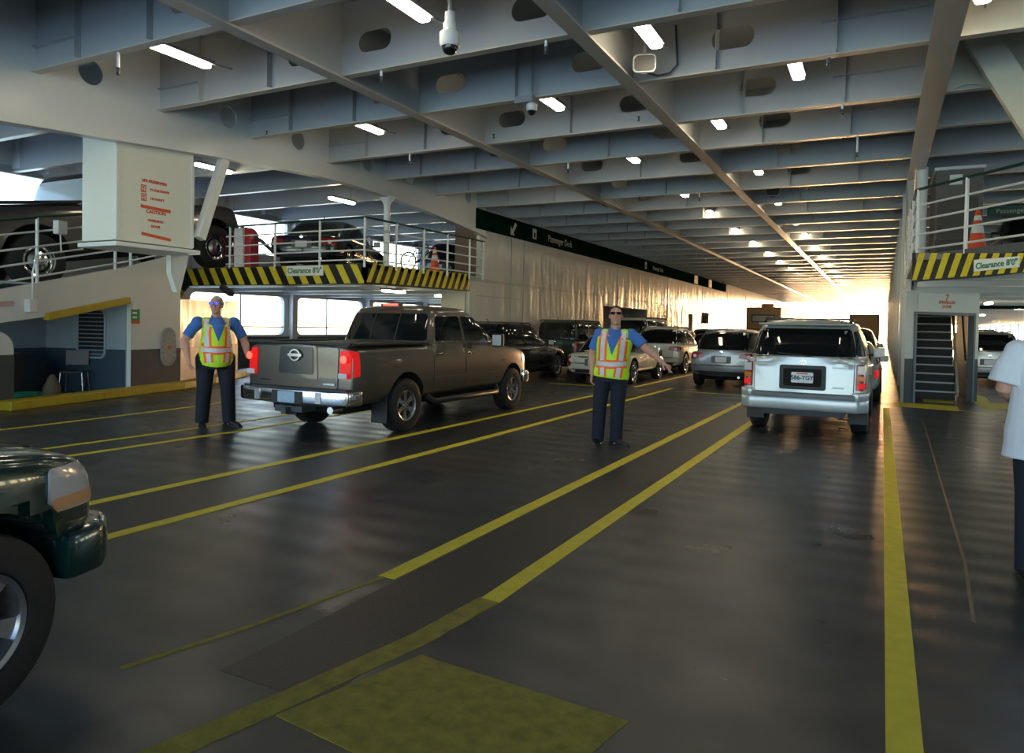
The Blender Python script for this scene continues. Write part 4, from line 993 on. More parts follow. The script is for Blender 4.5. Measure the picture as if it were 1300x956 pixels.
# ---------------------------------------------------------------- the dark green vehicle entering at the lower left
P_teal = paint_mat('dark_teal_paint', (.008, .04, .038), .3, .18)
def green_suv():
    c = Car('sport_utility_vehicle', 'dark green sport utility vehicle entering at the lower left corner', 'car', P_teal)
    sp = dict(w=.92, zb=.42, ys=[-3.6, -3.55, -3.3, -2.6, -1.8, -1, -.6, 0, .35, .6, .7, .76], plan=[(-3.6, .95), (-3.3, 1), (.1, 1.), (.5, .93), (.7, .82), (.76, .74)], top=[(-3.6, 1.16), (-.7, 1.12), (-.4, 1.1), (.3, 1.03), (.62, .96), (.76, .86)], lean_f=-.03, bulge_f=.1)
    gh = [(1.05, .87, -3.58, -.45), (1.14, .86, -3.56, -.55), (1.42, .8, -3.48, -1.0), (1.64, .74, -3.38, -1.3), (1.75, .68, -3.26, -1.5), (1.785, .56, -3.05, -1.7)]
    c.shell(sp, [gh], [(0, .37, .45), (-2.75, .37, .45)], gparams=dict(pw=6))
    c.panel('windscreen', 'T', rpoly([(-.74, -.62), (.74, -.62), (.62, -1.42), (-.62, -1.42)], .06), M_glass, off=.008)
    c.panel('rear_window', 'B', rpoly([(-.74, 1.2), (.74, 1.2), (.64, 1.6), (-.64, 1.6)], .06), M_glass)
    c.sides('quarter_window', rpoly([(-3.4, 1.18), (-2.7, 1.18), (-2.7, 1.6), (-3.3, 1.6)], .05), M_glass); c.sides('rear_door_window', rpoly([(-2.62, 1.18), (-1.86, 1.18), (-1.86, 1.62), (-2.62, 1.62)], .05), M_glass); c.sides('front_door_window', rpoly([(-1.78, 1.18), (-.82, 1.17), (-1.3, 1.58), (-1.78, 1.62)], .05), M_glass)
    door_set(c, [rpoly([(-2.6, .55), (-1.84, .52), (-1.84, 1.12), (-2.6, 1.12)], .05), rpoly([(-1.8, .52), (-.72, .52), (-.72, 1.1), (-1.8, 1.12)], .05)], [(-2.45, 1.0), (-1.62, 1.0)])
    for ax, sx in (('R', 1), ('L', -1)):
        h = c.panel('headlight', ax, rpoly([(.34, .74), (.7, .72), (.68, .92), (.36, .93)], .03), M_clear, off=.012, th=.05, g=.04)
        c.panel('amber_marker', ax, rpoly([(.36, .745), (.66, .735), (.66, .79), (.36, .8)], .02), mat('amber_glow', (.75, .4, .2), .2), off=.018, g=.04, parent=h)
        c.panel('headlight_face', 'F', rpoly([(sx * .38, .72), (sx * .7, .72), (sx * .68, .92), (sx * .4, .9)], .03), M_clear, off=.012, th=.05, g=.05, parent=h)
        c.panel('body_moulding', ax, [(-2.7, .66), (-.46, .66), (-.46, .74), (-2.7, .74)], M_blkp, off=.018)
        c.panel('fender_flare', ax, [(.53 * math.cos(a), .37 + .53 * math.sin(a)) for a in [PI * k / 14 for k in range(15)]] + [(.45 * math.cos(a), .37 + .45 * math.sin(a)) for a in [PI * k / 14 for k in range(14, -1, -1)]], P_teal, off=.03, th=.05, g=.06)
    MB().prism([(-.93, .4), (-.91, .62), (-.72, .82), (.72, .82), (.91, .62), (.93, .4)], .42, .64).build('front_bumper', P_teal, c.root, bevel=.05, smooth=True)
    c.panel('grille', 'F', rpoly([(-.36, .7), (.36, .7), (.36, .9), (-.36, .9)], .03), M_chrome, off=.012)
    c.panel('bonnet', 'T', rpoly([(-.72, -.42), (.72, -.42), (.64, .5), (-.64, .5)], .08), P_teal, off=.008)
    c.mirror(-.75, 1.2, .9); c.wheels(.79, -2.75, 0, .37, .25, .22, spokes=5); c.under(1.2, -3.3, .5, .3, .6)
    c.rails_(.62, 1.74, -3.1, -1.7)
    a = math.radians(12); hub = V((-2.98, 1.45)); R2 = Matrix.Rotation(a, 2); o = hub - R2 @ V((.92, 0)) * .97
    c.place(o.x, o.y, a, .97); return c
green_suv()
# ================================================================ PEOPLE
M_skin = mat('skin', (.54, .28, .2), .5, var=.12, vscale=14, spec=.35)
M_skin2 = mat('skin_ruddy', (.6, .3, .24), .5, var=.12, vscale=14, spec=.35)
M_shirt = mat('blue_uniform_shirt', (.05, .16, .5), .8, bump=.3, bscale=26, var=.2)
M_pants = mat('navy_trousers', (.010, .013, .026), .85, bump=.35, bscale=20, var=.3)
M_vest = mat('lime_safety_vest', (.58, .92, .02), .75, bump=.25, bscale=30, var=.1, emit=(.5, .85, .03), estr=.0)
M_orng = mat('orange_vest_tape', (.95, .16, .02), .7, bump=.1, bscale=30)
M_refl = mat('silver_reflective_tape', (.6, .62, .66), .45, var=.1, vscale=20)
M_shoe = mat('black_leather_shoe', (.010, .010, .011), .4)
M_lens = mat('dark_sunglass_lens', (.01, .01, .014), .06)
M_blens = mat('blue_mirror_lens', (.02, .04, .6), .08, metal=.4)
M_hair = mat('dark_brown_hair', (.035, .02, .014), .7, bump=.6, bscale=60, var=.4, vscale=40)
M_whair = mat('white_grey_hair', (.52, .48, .44), .7, bump=.6, bscale=60, var=.3, vscale=40)
M_tee = mat('white_cotton_tee', (.68, .7, .76), .9, bump=.35, bscale=9, var=.06)
def remesh(mb, name, m, root, vox=.008, sm=3, fac=.5):
    o = mb.build(name, m)
    md = o.modifiers.new('r', 'REMESH'); md.mode = 'VOXEL'; md.voxel_size = vox; md.use_smooth_shade = True
    if sm: s = o.modifiers.new('s', 'SMOOTH'); s.iterations = sm; s.factor = fac
    me = evald(o); o.modifiers.clear(); o.data = me; o.parent = root
    me.shade_smooth(); return o
def limb(mb, pts, rs, n=14):
    """tapered limb with rounded ends"""
    mb.tube(pts, rs, n)
    for p, r in ((pts[0], rs[0]), (pts[-1], rs[-1])):
        r = r if isinstance(r, (int, float)) else min(r); mb.ell(p, (r * .98,) * 3, 8)
def smooth_path(pts, rs, k=4):
    """insert points between joints so radii swell and taper"""
    P = []; R = []
    for i in range(len(pts) - 1):
        a, b = V(pts[i]), V(pts[i + 1])
        for j in range(k):
            t = j / k; P.append(a.lerp(b, t)); R.append(rs[i] + (rs[i + 1] - rs[i]) * t)
    P.append(V(pts[-1])); R.append(rs[-1]); return P, R
def hand(mb, w, d, n, s=1., curls=(.5, .6, .65, .7), spread=.1, thumb_side=1, sc=1.):
    """palm, four separate fingers and a thumb; w wrist, d finger direction, n palm normal"""
    d = V(d).normalized(); n = V(n); n = (n - d * n.dot(d)).normalized(); u = d.cross(n) * thumb_side
    w = V(w)
    vs = []
    mb.tube([w - d * .01, w + d * .025, w + d * .06, w + d * .092], [(.024 * sc, .019 * sc), (.034 * sc, .018 * sc), (.041 * sc, .017 * sc), (.038 * sc, .013 * sc)] if abs(d.cross(V((0, 0, 1))).normalized().dot(u)) > .6 else [(.019 * sc, .024 * sc), (.018 * sc, .034 * sc), (.017 * sc, .041 * sc), (.013 * sc, .038 * sc)], 12)
    for i, (off, ln) in enumerate(((.031, .072), (.0105, .08), (-.0105, .074), (-.031, .058))):
        c = curls[i]; p = w + d * .086 + u * off * sc; dirv = (d + u * spread * (off / .03)).normalized(); pts = [p - dirv * .02, p]
        a = 0
        for seg, kk in ((.45, .5), (.32, 1.), (.26, .9)):
            a += c * kk; dd = dirv * math.cos(a) + n * math.sin(a); p = p + dd * ln * seg * sc * 1.02; pts.append(p)
        mb.tube(pts, [.0100 * sc, .0098 * sc, .0092 * sc, .0086 * sc, .0072 * sc], 8); mb.ell(pts[-1], (.0073 * sc,) * 3, 6)
    p = w + d * .025 + u * .03 * sc; t1 = (d * .6 + u * .75 + n * .25).normalized(); t2 = (d * .85 + u * .35 + n * .35).normalized()
    pts = [w + d * .012 + u * .012, p, p + t1 * .036 * sc, p + t1 * .036 * sc + t2 * .03 * sc]
    mb.tube(pts, [.015 * sc, .0135 * sc, .0108 * sc, .009 * sc], 8); mb.ell(pts[-1], (.009,) * 3, 6)

class Fig(Car):
    def __init__(s, root): s.root = root

def person(label, skin, loc, rz, scale, J, heavy=1., hairm=None, lens=None, bald=.0, vest=True, head_yaw=0., head_pitch=0., tee=False, belly=0.):
    r = empty('person', loc, rz, scale); tag(r, label, 'person')
    H = heavy
    hips, rf, lf = V(J['hips']), V(J['rfoot']), V(J['lfoot'])
    def knee(hip, ft, fwd): m = hip.lerp(ft + V((0, 0, .09)), .5); return m + V((0, .03 + fwd, .02))
    rh, lh = hips + V((.095 * H, 0, 0)), hips + V((-.095 * H, 0, 0))
    rk, lk_ = knee(rh, rf, J.get('rk', 0)), knee(lh, lf, J.get('lk', 0))
    nb = V(J.get('neck', (hips.x * .5, 0, 1.5)))
    # torso stations: z, centre x, centre y, half width, half depth
    def ts(g, lo=.9, hi=1.52):
        T = [(.86, .165 * H, .112 * H, 0), (.95, .172 * H, .12 * H + belly * .6, belly * .4), (1.05, .165 * H, .118 * H + belly, belly * .7), (1.16, .165 * H, .115 * H + belly * .7, belly * .5), (1.28, .178 * H, .12 * H, .005), (1.38, .185 * H, .115 * H, 0), (1.45, .165 * H, .095, -.01), (1.5, .095, .07, -.015), (1.535, .062, .06, -.012)]
        P = []; R = []
        for z, w, d, y in T:
            if lo <= z <= hi:
                t = (z - hips.z) / (nb.z - hips.z); c = hips.lerp(nb, t); P.append((c.x, y, z)); R.append((d + g, w + g))
        return P, R
    sh = lambda s: V((nb.x + s * .185 * H, -.01, 1.455))
    arms = {}
    for s, k in ((1, 'r'), (-1, 'l')): arms[k] = [sh(s), V(J[k + 'elbow']), V(J[k + 'wrist'])]
    # head
    hc = V((nb.x + J.get('head_dx', 0), .02, 1.672)); Rh = Matrix.Rotation(head_yaw, 3, 'Z') @ Matrix.Rotation(head_pitch, 3, 'X')
    hp = lambda x, y, z: hc + Rh @ V((x, y, z))
    b = MB()
    P, R = ts(-.018, .86, 1.54); b.tube(P, R, 20)
    for hip, k, f in ((rh, rk, rf), (lh, lk_, lf)):
        P, R = smooth_path([hip, k, f + V((0, 0, .1)), f + V((0, .01, .05))], [.085 * H, .055, .04, .04]); limb(b, P, R)
    for k in 'rl':
        A = arms[k]; P, R = smooth_path(A, [.05 * min(H, 1.12), .046 * min(H, 1.15), .03]); R = [q + (.006 * math.sin(PI * i / (len(R) - 1)) if i > 4 else 0) for i, q in enumerate(R)]; limb(b, P, R)
        hand(b, A[2] + (A[2] - A[1]).normalized() * .005, J[k + 'hand'], J[k + 'palm'], curls=J.get(k + 'curl', (.35, .45, .5, .55)), thumb_side=J.get(k + 'thumb', 1), sc=1.08)
    b.tube([V((nb.x, -.012, 1.46)), V((nb.x, -.01, 1.53)), hp(0, -.018, -.055)], [.066 * min(H, 1.1), .058 * min(H, 1.12), .056], 14)
    b.ell(hp(0, -.012, .028), (.078, .098, .1), 14, Rh); b.ell(hp(0, .018, -.045), (.064, .074, .075), 12, Rh); b.ell(hp(0, .055, -.09), (.036, .03, .026), 10, Rh)      # skull, jaw, chin
    b.tube([hp(0, .083, .028), hp(0, .106, -.008), hp(0, .112, -.022)], [.009, .013, .016], 8); b.ell(hp(0, .1, -.026), (.018, .014, .011), 8, Rh)                          # nose
    b.ell(hp(0, .09, -.055), (.026, .012, .008), 8, Rh); b.ell(hp(0, .088, -.068), (.023, .012, .008), 8, Rh); b.ell(hp(0, .078, .045), (.055, .018, .012), 8, Rh)       # lips, brow
    for s in (1, -1): b.ell(hp(s * .08, -.012, .0), (.011, .02, .032), 8, Rh); b.ell(hp(s * .042, .066, -.02), (.024, .02, .02), 8, Rh)                                       # ears, cheeks
    body = remesh(b, 'body', skin, r, .0052, 2)
    # mouth line, hair, glasses
    m_ = MB(); m_.ell(hp(0, .099, -.0615), (.022, .004, .0022), 6, Rh); m_.build('mouth', mat('lip_shade', (.3, .1, .085), .5), r)
    if hairm:
        hb_ = MB(); hb_.ell((0, 0, 0), (.0865, .108, .109), 24)
        o = hb_.build('hair', hairm, r, smooth=True); bm = bmesh.new(); bm.from_mesh(o.data)
        for v in bm.verts: v.co *= 1 + .02 * math.sin(v.co.x * 90) * math.sin(v.co.y * 80 + v.co.z * 60)
        lim = lambda c: (-.06 if c.y < -.02 else (-.005 if c.y < .03 else .045 + bald + max(0, c.y - .05) * .2))
        bmesh.ops.delete(bm, geom=[v for v in bm.verts if v.co.z < lim(v.co)], context='VERTS')
        bm.to_mesh(o.data); bm.free(); o.data.transform(Matrix.Translation(hp(0, -.014, .03)) @ Rh.to_4x4())
        sd_ = o.modifiers.new('t', 'SOLIDIFY'); sd_.thickness = .01; sd_.offset = -.6
    if lens:
        g = MB()
        for s in (1, -1): g.plate(rpoly([(s * .008, .018), (s * .066, .02), (s * .066, -.012), (s * .03, -.02), (s * .01, -.008)], .01, 3), [], .01, frame(hp(0, .103, .024), Rh @ V((1, 0, 0)), Rh @ V((0, 0, 1))))
        gl_ = g.build('sunglasses', lens, r, bevel=.003)
        g = MB()
        for s in (1, -1): g.tube([hp(s * .066, .1, .03), hp(s * .08, .075, .03), hp(s * .087, 0, .02)], .0042, 6)
        g.tube([hp(-.012, .108, .033), hp(.012, .108, .033)], .004, 6); g.build('frame', M_blkp, gl_, smooth=True)
    # trousers
    b = MB(); P, R = ts(.012, .86, 1.0); P = [(p[0], p[1], p[2]) for p in P]; P[0] = (P[0][0], P[0][1], .83); b.tube(P, R, 20)
    for hip, k, f in ((rh, rk, rf), (lh, lk_, lf)):
        P, R = smooth_path([hip + V((0, 0, .0)), k, f + V((0, -.012, .055))], [.105 * H, .08 * min(H, 1.25), .07 * min(H, 1.25)], 6); b.tube(P, R, 16); b.ell(hip, (.105 * H, .1 * H, .1), 10)
    remesh(b, 'trousers', M_pants, r, .009, 4)
    # shoes
    for f, yaw in ((rf, J.get('ryaw', .15)), (lf, J.get('lyaw', -.15))):
        Rz = Matrix.Rotation(-yaw, 3, 'Z'); q = lambda x, y, z: f + Rz @ V((x, y, z))
        b = MB(); b.tube([q(0, -.085, .045), q(0, -.05, .055), q(0, .03, .06), q(0, .1, .045), q(0, .17, .032), q(0, .2, .026)], [(.034, .04), (.04, .05), (.044, .052), (.046, .04), (.042, .03), (.026, .02)], 12); b.ell(q(0, -.03, .085), (.045, .06, .05), 10)
        o = remesh(b, 'shoe', M_shoe, r, .008, 2)
        b = MB(); sole = [(.036 + .012 * math.sin(PI * min(1, max(0, (t - .1) / .9))), -.1 + .315 * t) for t in [i / 10 for i in range(11)]]
        poly = [(w, y) for w, y in sole] + [(-w, y) for w, y in sole[::-1]]
        b.prism(poly, 0, .022, Matrix.Translation(f) @ Rz.to_4x4()); b.build('sole', M_blkp, o, bevel=.004)
    # shirt with short sleeves
    sm_ = M_tee if tee else M_shirt
    b = MB(); g0 = .05 if tee else .006
    P, R = ts(g0 if not tee else .02, .95 if not tee else .86, 1.5)
    if tee:
        R = [(q[0] + .05 * (1.38 - p[2]) if p[2] < 1.38 else q[0], q[1] + .09 * (1.4 - p[2]) + .01 if p[2] < 1.4 else q[1] + .01) for p, q in zip(P, R)]
        P = [(P[0][0], P[0][1], .76)] + P; R = [(R[0][0] + .01, R[0][1] + .012)] + R
    b.tube(P, R, 22)
    for k, s in (('r', 1), ('l', -1)):
        A = arms[k]; e = A[0].lerp(A[1], .78 if not tee else .86); P, R = smooth_path([A[0] + V((-s * .03, 0, -.012)), A[0].lerp(e, .5), e], [.08 * min(H, 1.1), .074, .074] if not tee else [.085, .095, .105]); b.tube(P, R, 16); b.ell(A[0] + V((-s * .012, 0, -.008)), (.084, .082, .076), 10)
    sh_ = remesh(b, 'shirt', sm_, r, .009, 4)
    if not tee:
        c = MB(); nc = V((nb.x, -.012, 1.52))
        for s in (1, -1): c.add([nc + V((s * .012, .088, -.035)), nc + V((s * .062, .05, .022)), nc + V((s * .075, .052, -.03)), nc + V((s * .05, .102, -.075))], [(0, 1, 2, 3)])
        o = c.build('collar', M_shirt, sh_); sd_ = o.modifiers.new('t', 'SOLIDIFY'); sd_.thickness = .008
        b = MB(); P, R = ts(.016, .86, 1.0); i = [k for k, p in enumerate(P) if p[2] > .9][0]; p, q = P[i], R[i]; b.tube([(p[0], p[1], .935), (p[0], p[1], .975)], [q, q], 24); b.build('belt', M_blkp, r)
        b = MB(); b.box((p[0], p[1] + q[0] + .002, .955), (.05, .012, .04)); b.build('buckle', M_chrome, r)
    if vest:
        b = MB(); P, R = ts(.026, .86, 1.40); P.append((nb.x, -.005, 1.43)); R.append((.108, .165)); P[0] = (P[0][0], P[0][1], .885); R[0] = (R[0][0] + .012 + belly * .7, R[0][1] + .016); R[1] = (R[1][0] + .012 + belly * .4, R[1][1] + .014); b.tube(P, R, 24)
        for s in (1, -1): b.tube([(nb.x + s * .1, -.0, 1.4), (nb.x + s * .112, -.008, 1.468), (nb.x + s * .112, -.008, 1.5)], [(.105, .07), (.1, .062), (.05, .045)], 14); b.ell((nb.x + s * .12, -.008, 1.46), (.08, .1, .055), 10)
        vo = remesh(b, 'vest', M_vest, r, .009, 4)
        F_ = Fig(r); F_.body = vo; F_.refresh()
        hem = .02
        x0 = nb.x; V_ = lambda pts: [(x + x0 * (z - hips.z) / (1.5 - hips.z) + hips.x * (1 - (z - hips.z) / (1.5 - hips.z)), z) for x, z in pts]
        F_.panel('shirt_opening', 'F', V_([(-.088, 1.418), (.088, 1.418), (.004, 1.19), (-.004, 1.19)]), M_shirt, off=.006, th=.02, g=.018)
        F_.panel('shirt_yoke', 'T', [(nb.x - .075, -.08), (nb.x + .075, -.08), (nb.x + .085, .1), (nb.x + .04, .135), (nb.x - .04, .135), (nb.x - .085, .1)], M_shirt, off=.006, th=.02, g=.02, parent=sh_)
        F_.panel('zip', 'F', V_([(-.005, 1.19), (.005, 1.19), (.005, .9), (-.005, .9)]), M_refl, off=.004, th=.008, g=.04)
        def tape(ax, pts, w, parent=None):
            L = []; R_ = []
            for i, p in enumerate(pts):
                a = V(pts[max(i - 1, 0)]); bb = V(pts[min(i + 1, len(pts) - 1)]); d = (bb - a).normalized(); nn = V((-d.y, d.x))
                L.append(V(p) + nn * w / 2); R_.append(V(p) - nn * w / 2)
            o = F_.panel('orange_tape', ax, V_([tuple(q) for q in L + R_[::-1]]), M_orng, off=.005, th=.012, g=.03, parent=vo)
            k = .24
            F_.panel('reflective_tape', ax, V_([tuple(V(p) + (q - V(p)) * 2 * k) for p, q in zip(pts, L)] + [tuple(V(p) + (q - V(p)) * 2 * k) for p, q in zip(pts, R_)][::-1]), M_refl, off=.008, th=.012, g=.03, parent=o or vo)
        hw = .2 * H
        for ax in ('F', 'B'):
            tape(ax, [(-hw, 1.075), (0, 1.06), (hw, 1.075)], .115)
            for s in (1, -1):
                tape(ax, [(s * .105 * H, 1.112), (s * .112 * H, 1.3), (s * .125, 1.5)], .115)
                tape(ax, [(s * .085 * H, .895), (s * .095 * H, 1.02)], .11)
    return r

def facing(p, target, extra=0.):
    d = V(target) - V(p); return math.atan2(d.y, d.x) - PI / 2 + extra
p1 = on((771, 566), z=0)
person('officer in lime vest and dark sunglasses pointing down with his left arm between the lanes', M_skin, p1, facing(p1, (0, 0, 0), -.12), 1.01,
       dict(hips=(-.03, 0, .93), neck=(-.07, 0, 1.5), rfoot=(.13, .0, 0), lfoot=(-.1, -.06, 0), ryaw=.1, lyaw=-1.0, head_dx=-.005,
            relbow=(.225, -.03, 1.18), rwrist=(.215, .03, .93), rhand=(.0, .12, -1), rpalm=(-1, .2, 0), rthumb=-1, rcurl=(.5, .55, .6, .65),
            lelbow=(-.47, .03, 1.27), lwrist=(-.68, .1, 1.105), lhand=(-.8, .15, -.55), lpalm=(-.4, -.2, -.9), lthumb=-1, lcurl=(.12, .75, .95, 1.0)), 1.13, M_hair, M_lens, .03, head_yaw=.1, head_pitch=.16)
p2 = on((273, 541), z=0)
person('heavy white haired officer in lime vest and blue mirrored sunglasses standing by the ramp wall', M_skin2, p2, facing(p2, (0, 0, 0), .12), 1.045,
       dict(hips=(0, 0, .95), neck=(0, 0, 1.5), rfoot=(.17, .0, 0), lfoot=(-.18, .05, 0), ryaw=.0, lyaw=-.6,
            relbow=(.39, -.03, 1.19), rwrist=(.36, .1, .95), rhand=(-.1, .3, -1), rpalm=(-1, .1, 0), rthumb=-1, rcurl=(.5, .6, .65, .7),
            lelbow=(-.38, -.02, 1.18), lwrist=(-.41, .08, .97), lhand=(-.95, .25, .12), lpalm=(.1, .9, -.3), lthumb=-1, lcurl=(.12, .15, .2, .25)), 1.32, M_whair, M_blens, .0, head_yaw=-.45, head_pitch=.05, belly=.035)
person('person in a white T-shirt and dark trousers cut off by the right edge', M_skin, (.97, 5.6, 0), math.radians(-8), 1.0,
       dict(hips=(0, 0, .93), neck=(0, 0, 1.5), rfoot=(.12, .12, 0), lfoot=(-.1, -.1, 0), relbow=(.27, -.02, 1.2), rwrist=(.25, .18, 1.08), rhand=(0, 1, .1), rpalm=(-1, 0, 0), rthumb=-1,
            lelbow=(-.26, -.02, 1.2), lwrist=(-.2, .2, 1.1), lhand=(.2, 1, .1), lpalm=(1, 0, 0), lthumb=1), 1.08, M_hair, None, .0, vest=False, tee=True)
# ================================================================ DECK MARKINGS
_tn = [20]
def paint(poly, m=None, h=.004):
    """painted area on the deck, polygon in ship xy"""
    _tn[0] += 1
    return struct(MB().prism(poly, -.004, h).build('trim_%d' % _tn[0], m or M_yel))
def line(pts, w=.12, m=None):
    poly = []; L = []; R = []
    for i, p in enumerate(pts):
        a = V(pts[max(i - 1, 0)]); b = V(pts[min(i + 1, len(pts) - 1)]); d = (b - a).normalized(); n = V((-d.y, d.x)) * w / 2
        L.append(tuple(V(p) + n)); R.append(tuple(V(p) - n))
    return paint(L + R[::-1], m)
M_yworn = mat('worn_yellow_paint', (.42, .34, .03), .6, bump=.2, bscale=60, var=.85, vscale=14)
M_nons = mat('dark_nonslip_paint', (.016, .017, .019), .42, bump=.2, bscale=80, var=.3)
paint([(-2.56, 2.2), (-2.54, 16.2), (-1.96, 16.2), (-2.0, 2.2)], M_nons, .0015); paint([(-5.76, 1.0), (-5.69, 15.6), (-4.86, 15.6), (-4.88, 1.0)], M_nons, .0015)
line([(-2.64, 3.5), (-2.6, 16.2)]); line([(-2.6, 21.0), (-2.6, 70)])
line([(-1.92, 3.5), (-1.9, 70)])
fl2 = lambda px: tuple(on(px, z=0).to_2d())
line([(-1.93, 3.5), (-1.98, 2.9), (-2.12, 2.2), (-2.3, 1.4)], .13, M_yworn)
line([(-2.66, 3.5), (-2.8, 2.6), (-2.95, 2.0)], .03, M_yworn)
line([(.115, .5), (.1, 16.6)], .125)
line([(-4.82, 1.0), (-4.8, 18.2)], .12); line([(-4.8, 21.2), (-4.8, 70)])
line([(-5.82, 1.6), (-5.75, 15.6)], .12); line([(-5.72, 18), (-5.7, 70)])
line([fl2(p) for p in ((0, 546), (110, 533), (224, 519), (300, 509))], .09)
line([fl2(p) for p in ((20, 575), (56, 570), (254, 543), (330, 532), (440, 514))], .09)
line([fl2(p) for p in ((40, 586), (74, 581), (299, 548), (414, 529), (472, 521), (500, 516))], .1)
line([fl2(p) for p in ((858, 496.5), (960, 503))], .06)
line([fl2(p) for p in ((698, 486.5), (762, 490.5))], .07)
paint([fl2(p) for p in ((1133, 510), (1216, 516), (1218, 522), (1134, 515.5))])
paint([fl2(p) for p in ((1171, 507), (1209.5, 509), (1212, 512), (1172, 510))])
paint([fl2(p) for p in ((1237, 500), (1252, 505), (1257, 512), (1285, 513), (1300, 512), (1300, 520), (1261, 520), (1252, 521), (1236, 511))])
line([fl2(p) for p in ((1216, 521), (1262, 527))], .03)
pa = [on(p, z=0) for p in ((535, 832), (552, 838), (646, 868))]
dv = (pa[2] - pa[1]).normalized()
paint([tuple(pa[0].to_2d()), tuple(pa[1].to_2d()), tuple((pa[1] + dv * .95).to_2d()), (pa[1].x + dv.x * .95 - .15, 1.95), (pa[0].x - .2, 2.05)], M_yworn)
line([fl2(p) for p in ((1172, 535), (1225, 715), (1236, 790))], .02, M_tan)      # expansion seam in the plating

# ================================================================ HAZARD BEAMS AND RAILS
def hazard(name, M, poly, stripes, label, t=.1):
    """black board (local xy polygon) with yellow slanting stripes"""
    root = MB().plate(poly, [], t, M @ Matrix.Translation((0, 0, -t / 2))).build(name, M_blk)
    tag(root, label, 'hazard beam')
    sm = MB()
    for s in stripes: sm.plate(s, [], .008, M @ Matrix.Translation((0, 0, .003)))
    sm.build('stripes', M_yel, root)
    return root
def clip_par(x0, w, z0, z1, lean): return [(x0, z1), (x0 + w, z1), (x0 + w + lean, z0), (x0 + lean, z0)]
# left, across the ship
MF = frame((-16.75, 13.06, 0), (1, 0, 0), (0, 0, 1))
LF = 16.75 + XL
st_ = [clip_par(.12 + .43 * k, .2, 2.45, 2.89, .27) for k in range(13)]
st_ += [[(-.42, 2.32), (-.3, 2.55), (.05, 2.24), (-.1, 2.1)]]
st_.append([(5.71, 2.89), (5.91, 2.89), (6.13, 2.5), (6.13, 2.45), (5.98, 2.45)])
hb = hazard('hazard_beam', MF, [(-.5, 1.98), (.12, 2.43), (LF + .0, 2.43), (LF + .0, 2.9), (-.2, 2.86), (-.36, 2.62)], st_, 'yellow and black striped beam edge facing the lanes under the left upper deck')
MG = frame((XL, 13.06, 0), (0, 1, 0), (0, 0, 1))
Ms = [clip_par(.3 + .315 * k, .15, 2.48, 2.93, -.24) for k in range(15)]
Ms = [[(p[0], p[1] + .012 * p[0]) for p in q] for q in Ms]
Ms = [[(max(.0, min(p[0], 4.72)), p[1]) for p in q] for q in Ms]
hb2 = hazard('hazard_beam', MG, [(0, 2.43), (4.74, 2.5), (4.74, 2.97), (0, 2.9)], Ms, 'yellow and black striped beam edge running along the left tunnel opening')
# clearance board left
cs = tag(MB().plate([(-13.0, 2.645), (-11.83, 2.645), (-11.83, 2.885), (-13.0, 2.885)], [], .02, frame((0, 13.04, 0), (1, 0, 0), (0, 0, 1))).build('clearance_sign', M_signw), 'white clearance sign with green letters on the left striped beam', 'sign')
text('lettering', "Clearance 8'0\"", .185, frame((-12.415, 13.026, 2.765), (1, 0, 0), (0, 0, 1)), M_signg, cs, bold=.004)
# right
MR_ = frame(RA, RD, (0, 0, 1))
if MR_.col[2].to_3d().dot(RN) < 0: pass
Rl = (RB - RA).length
def rp(px):
    d = ray(px); t = (RA.dot(RN)) / d.dot(RN); p = d * t; return ((p - RA).dot(RD), p.z + CAMZ)
r_poly = [rp(p) for p in ((1158, 357.5), (1240, 352), (1302, 345))] + [(5.6, rp((1302, 345))[1] + .06), (5.6, rp((1302, 321))[1])] + [rp(p) for p in ((1302, 321), (1240, 322), (1158, 321))]
rs_ = []
for k in range(11):
    xa = 1160 + 15.8 * k; rs_.append([rp((xa + 7, 321.3)), rp((xa + 15, 321.3)), rp((xa + 4, 355.5 - .075 * (xa - 1160))), rp((xa - 4, 356.2 - .075 * (xa - 1160)))])
rs_ = [[(max(0, q[0]), q[1]) for q in s] for s in rs_]
for k in range(6): xa = rp((1320, 330))[0] + .22 + .42 * k; rs_.append([(xa, 2.86), (xa + .2, 2.86), (xa, 2.68), (xa - .2, 2.68)])
hb3 = hazard('hazard_beam', MR_, r_poly, rs_, 'yellow and black striped beam above the stair doorway on the right')
MB().plate([rp(p) for p in ((1163, 322), (1200, 322), (1200, 329), (1163, 330))] , [], .004, MR_ @ Matrix.Translation((0, 0, .001))).build('pale_patch', mat('faded_board_paint', (.3, .3, .36), .5, var=.6), hb3)
cpx = [rp(p) for p in ((1238, 345), (1295, 339), (1295, 325.5), (1238, 330))]
csr = tag(MB().plate(cpx, [], .02, MR_ @ Matrix.Translation((0, 0, .016))).build('clearance_sign', M_signw), 'white clearance sign with green letters on the right striped beam', 'sign')
ctr = rp((1266.5, 335.5))
text('lettering', "Clearance 8'0\"", .125, MR_ @ Matrix.Translation((ctr[0], ctr[1], .03)) @ Matrix.Rotation(math.atan2(cpx[1][1] - cpx[0][1], cpx[1][0] - cpx[0][0]), 4, 'Z'), M_signg, csr, bold=.003)

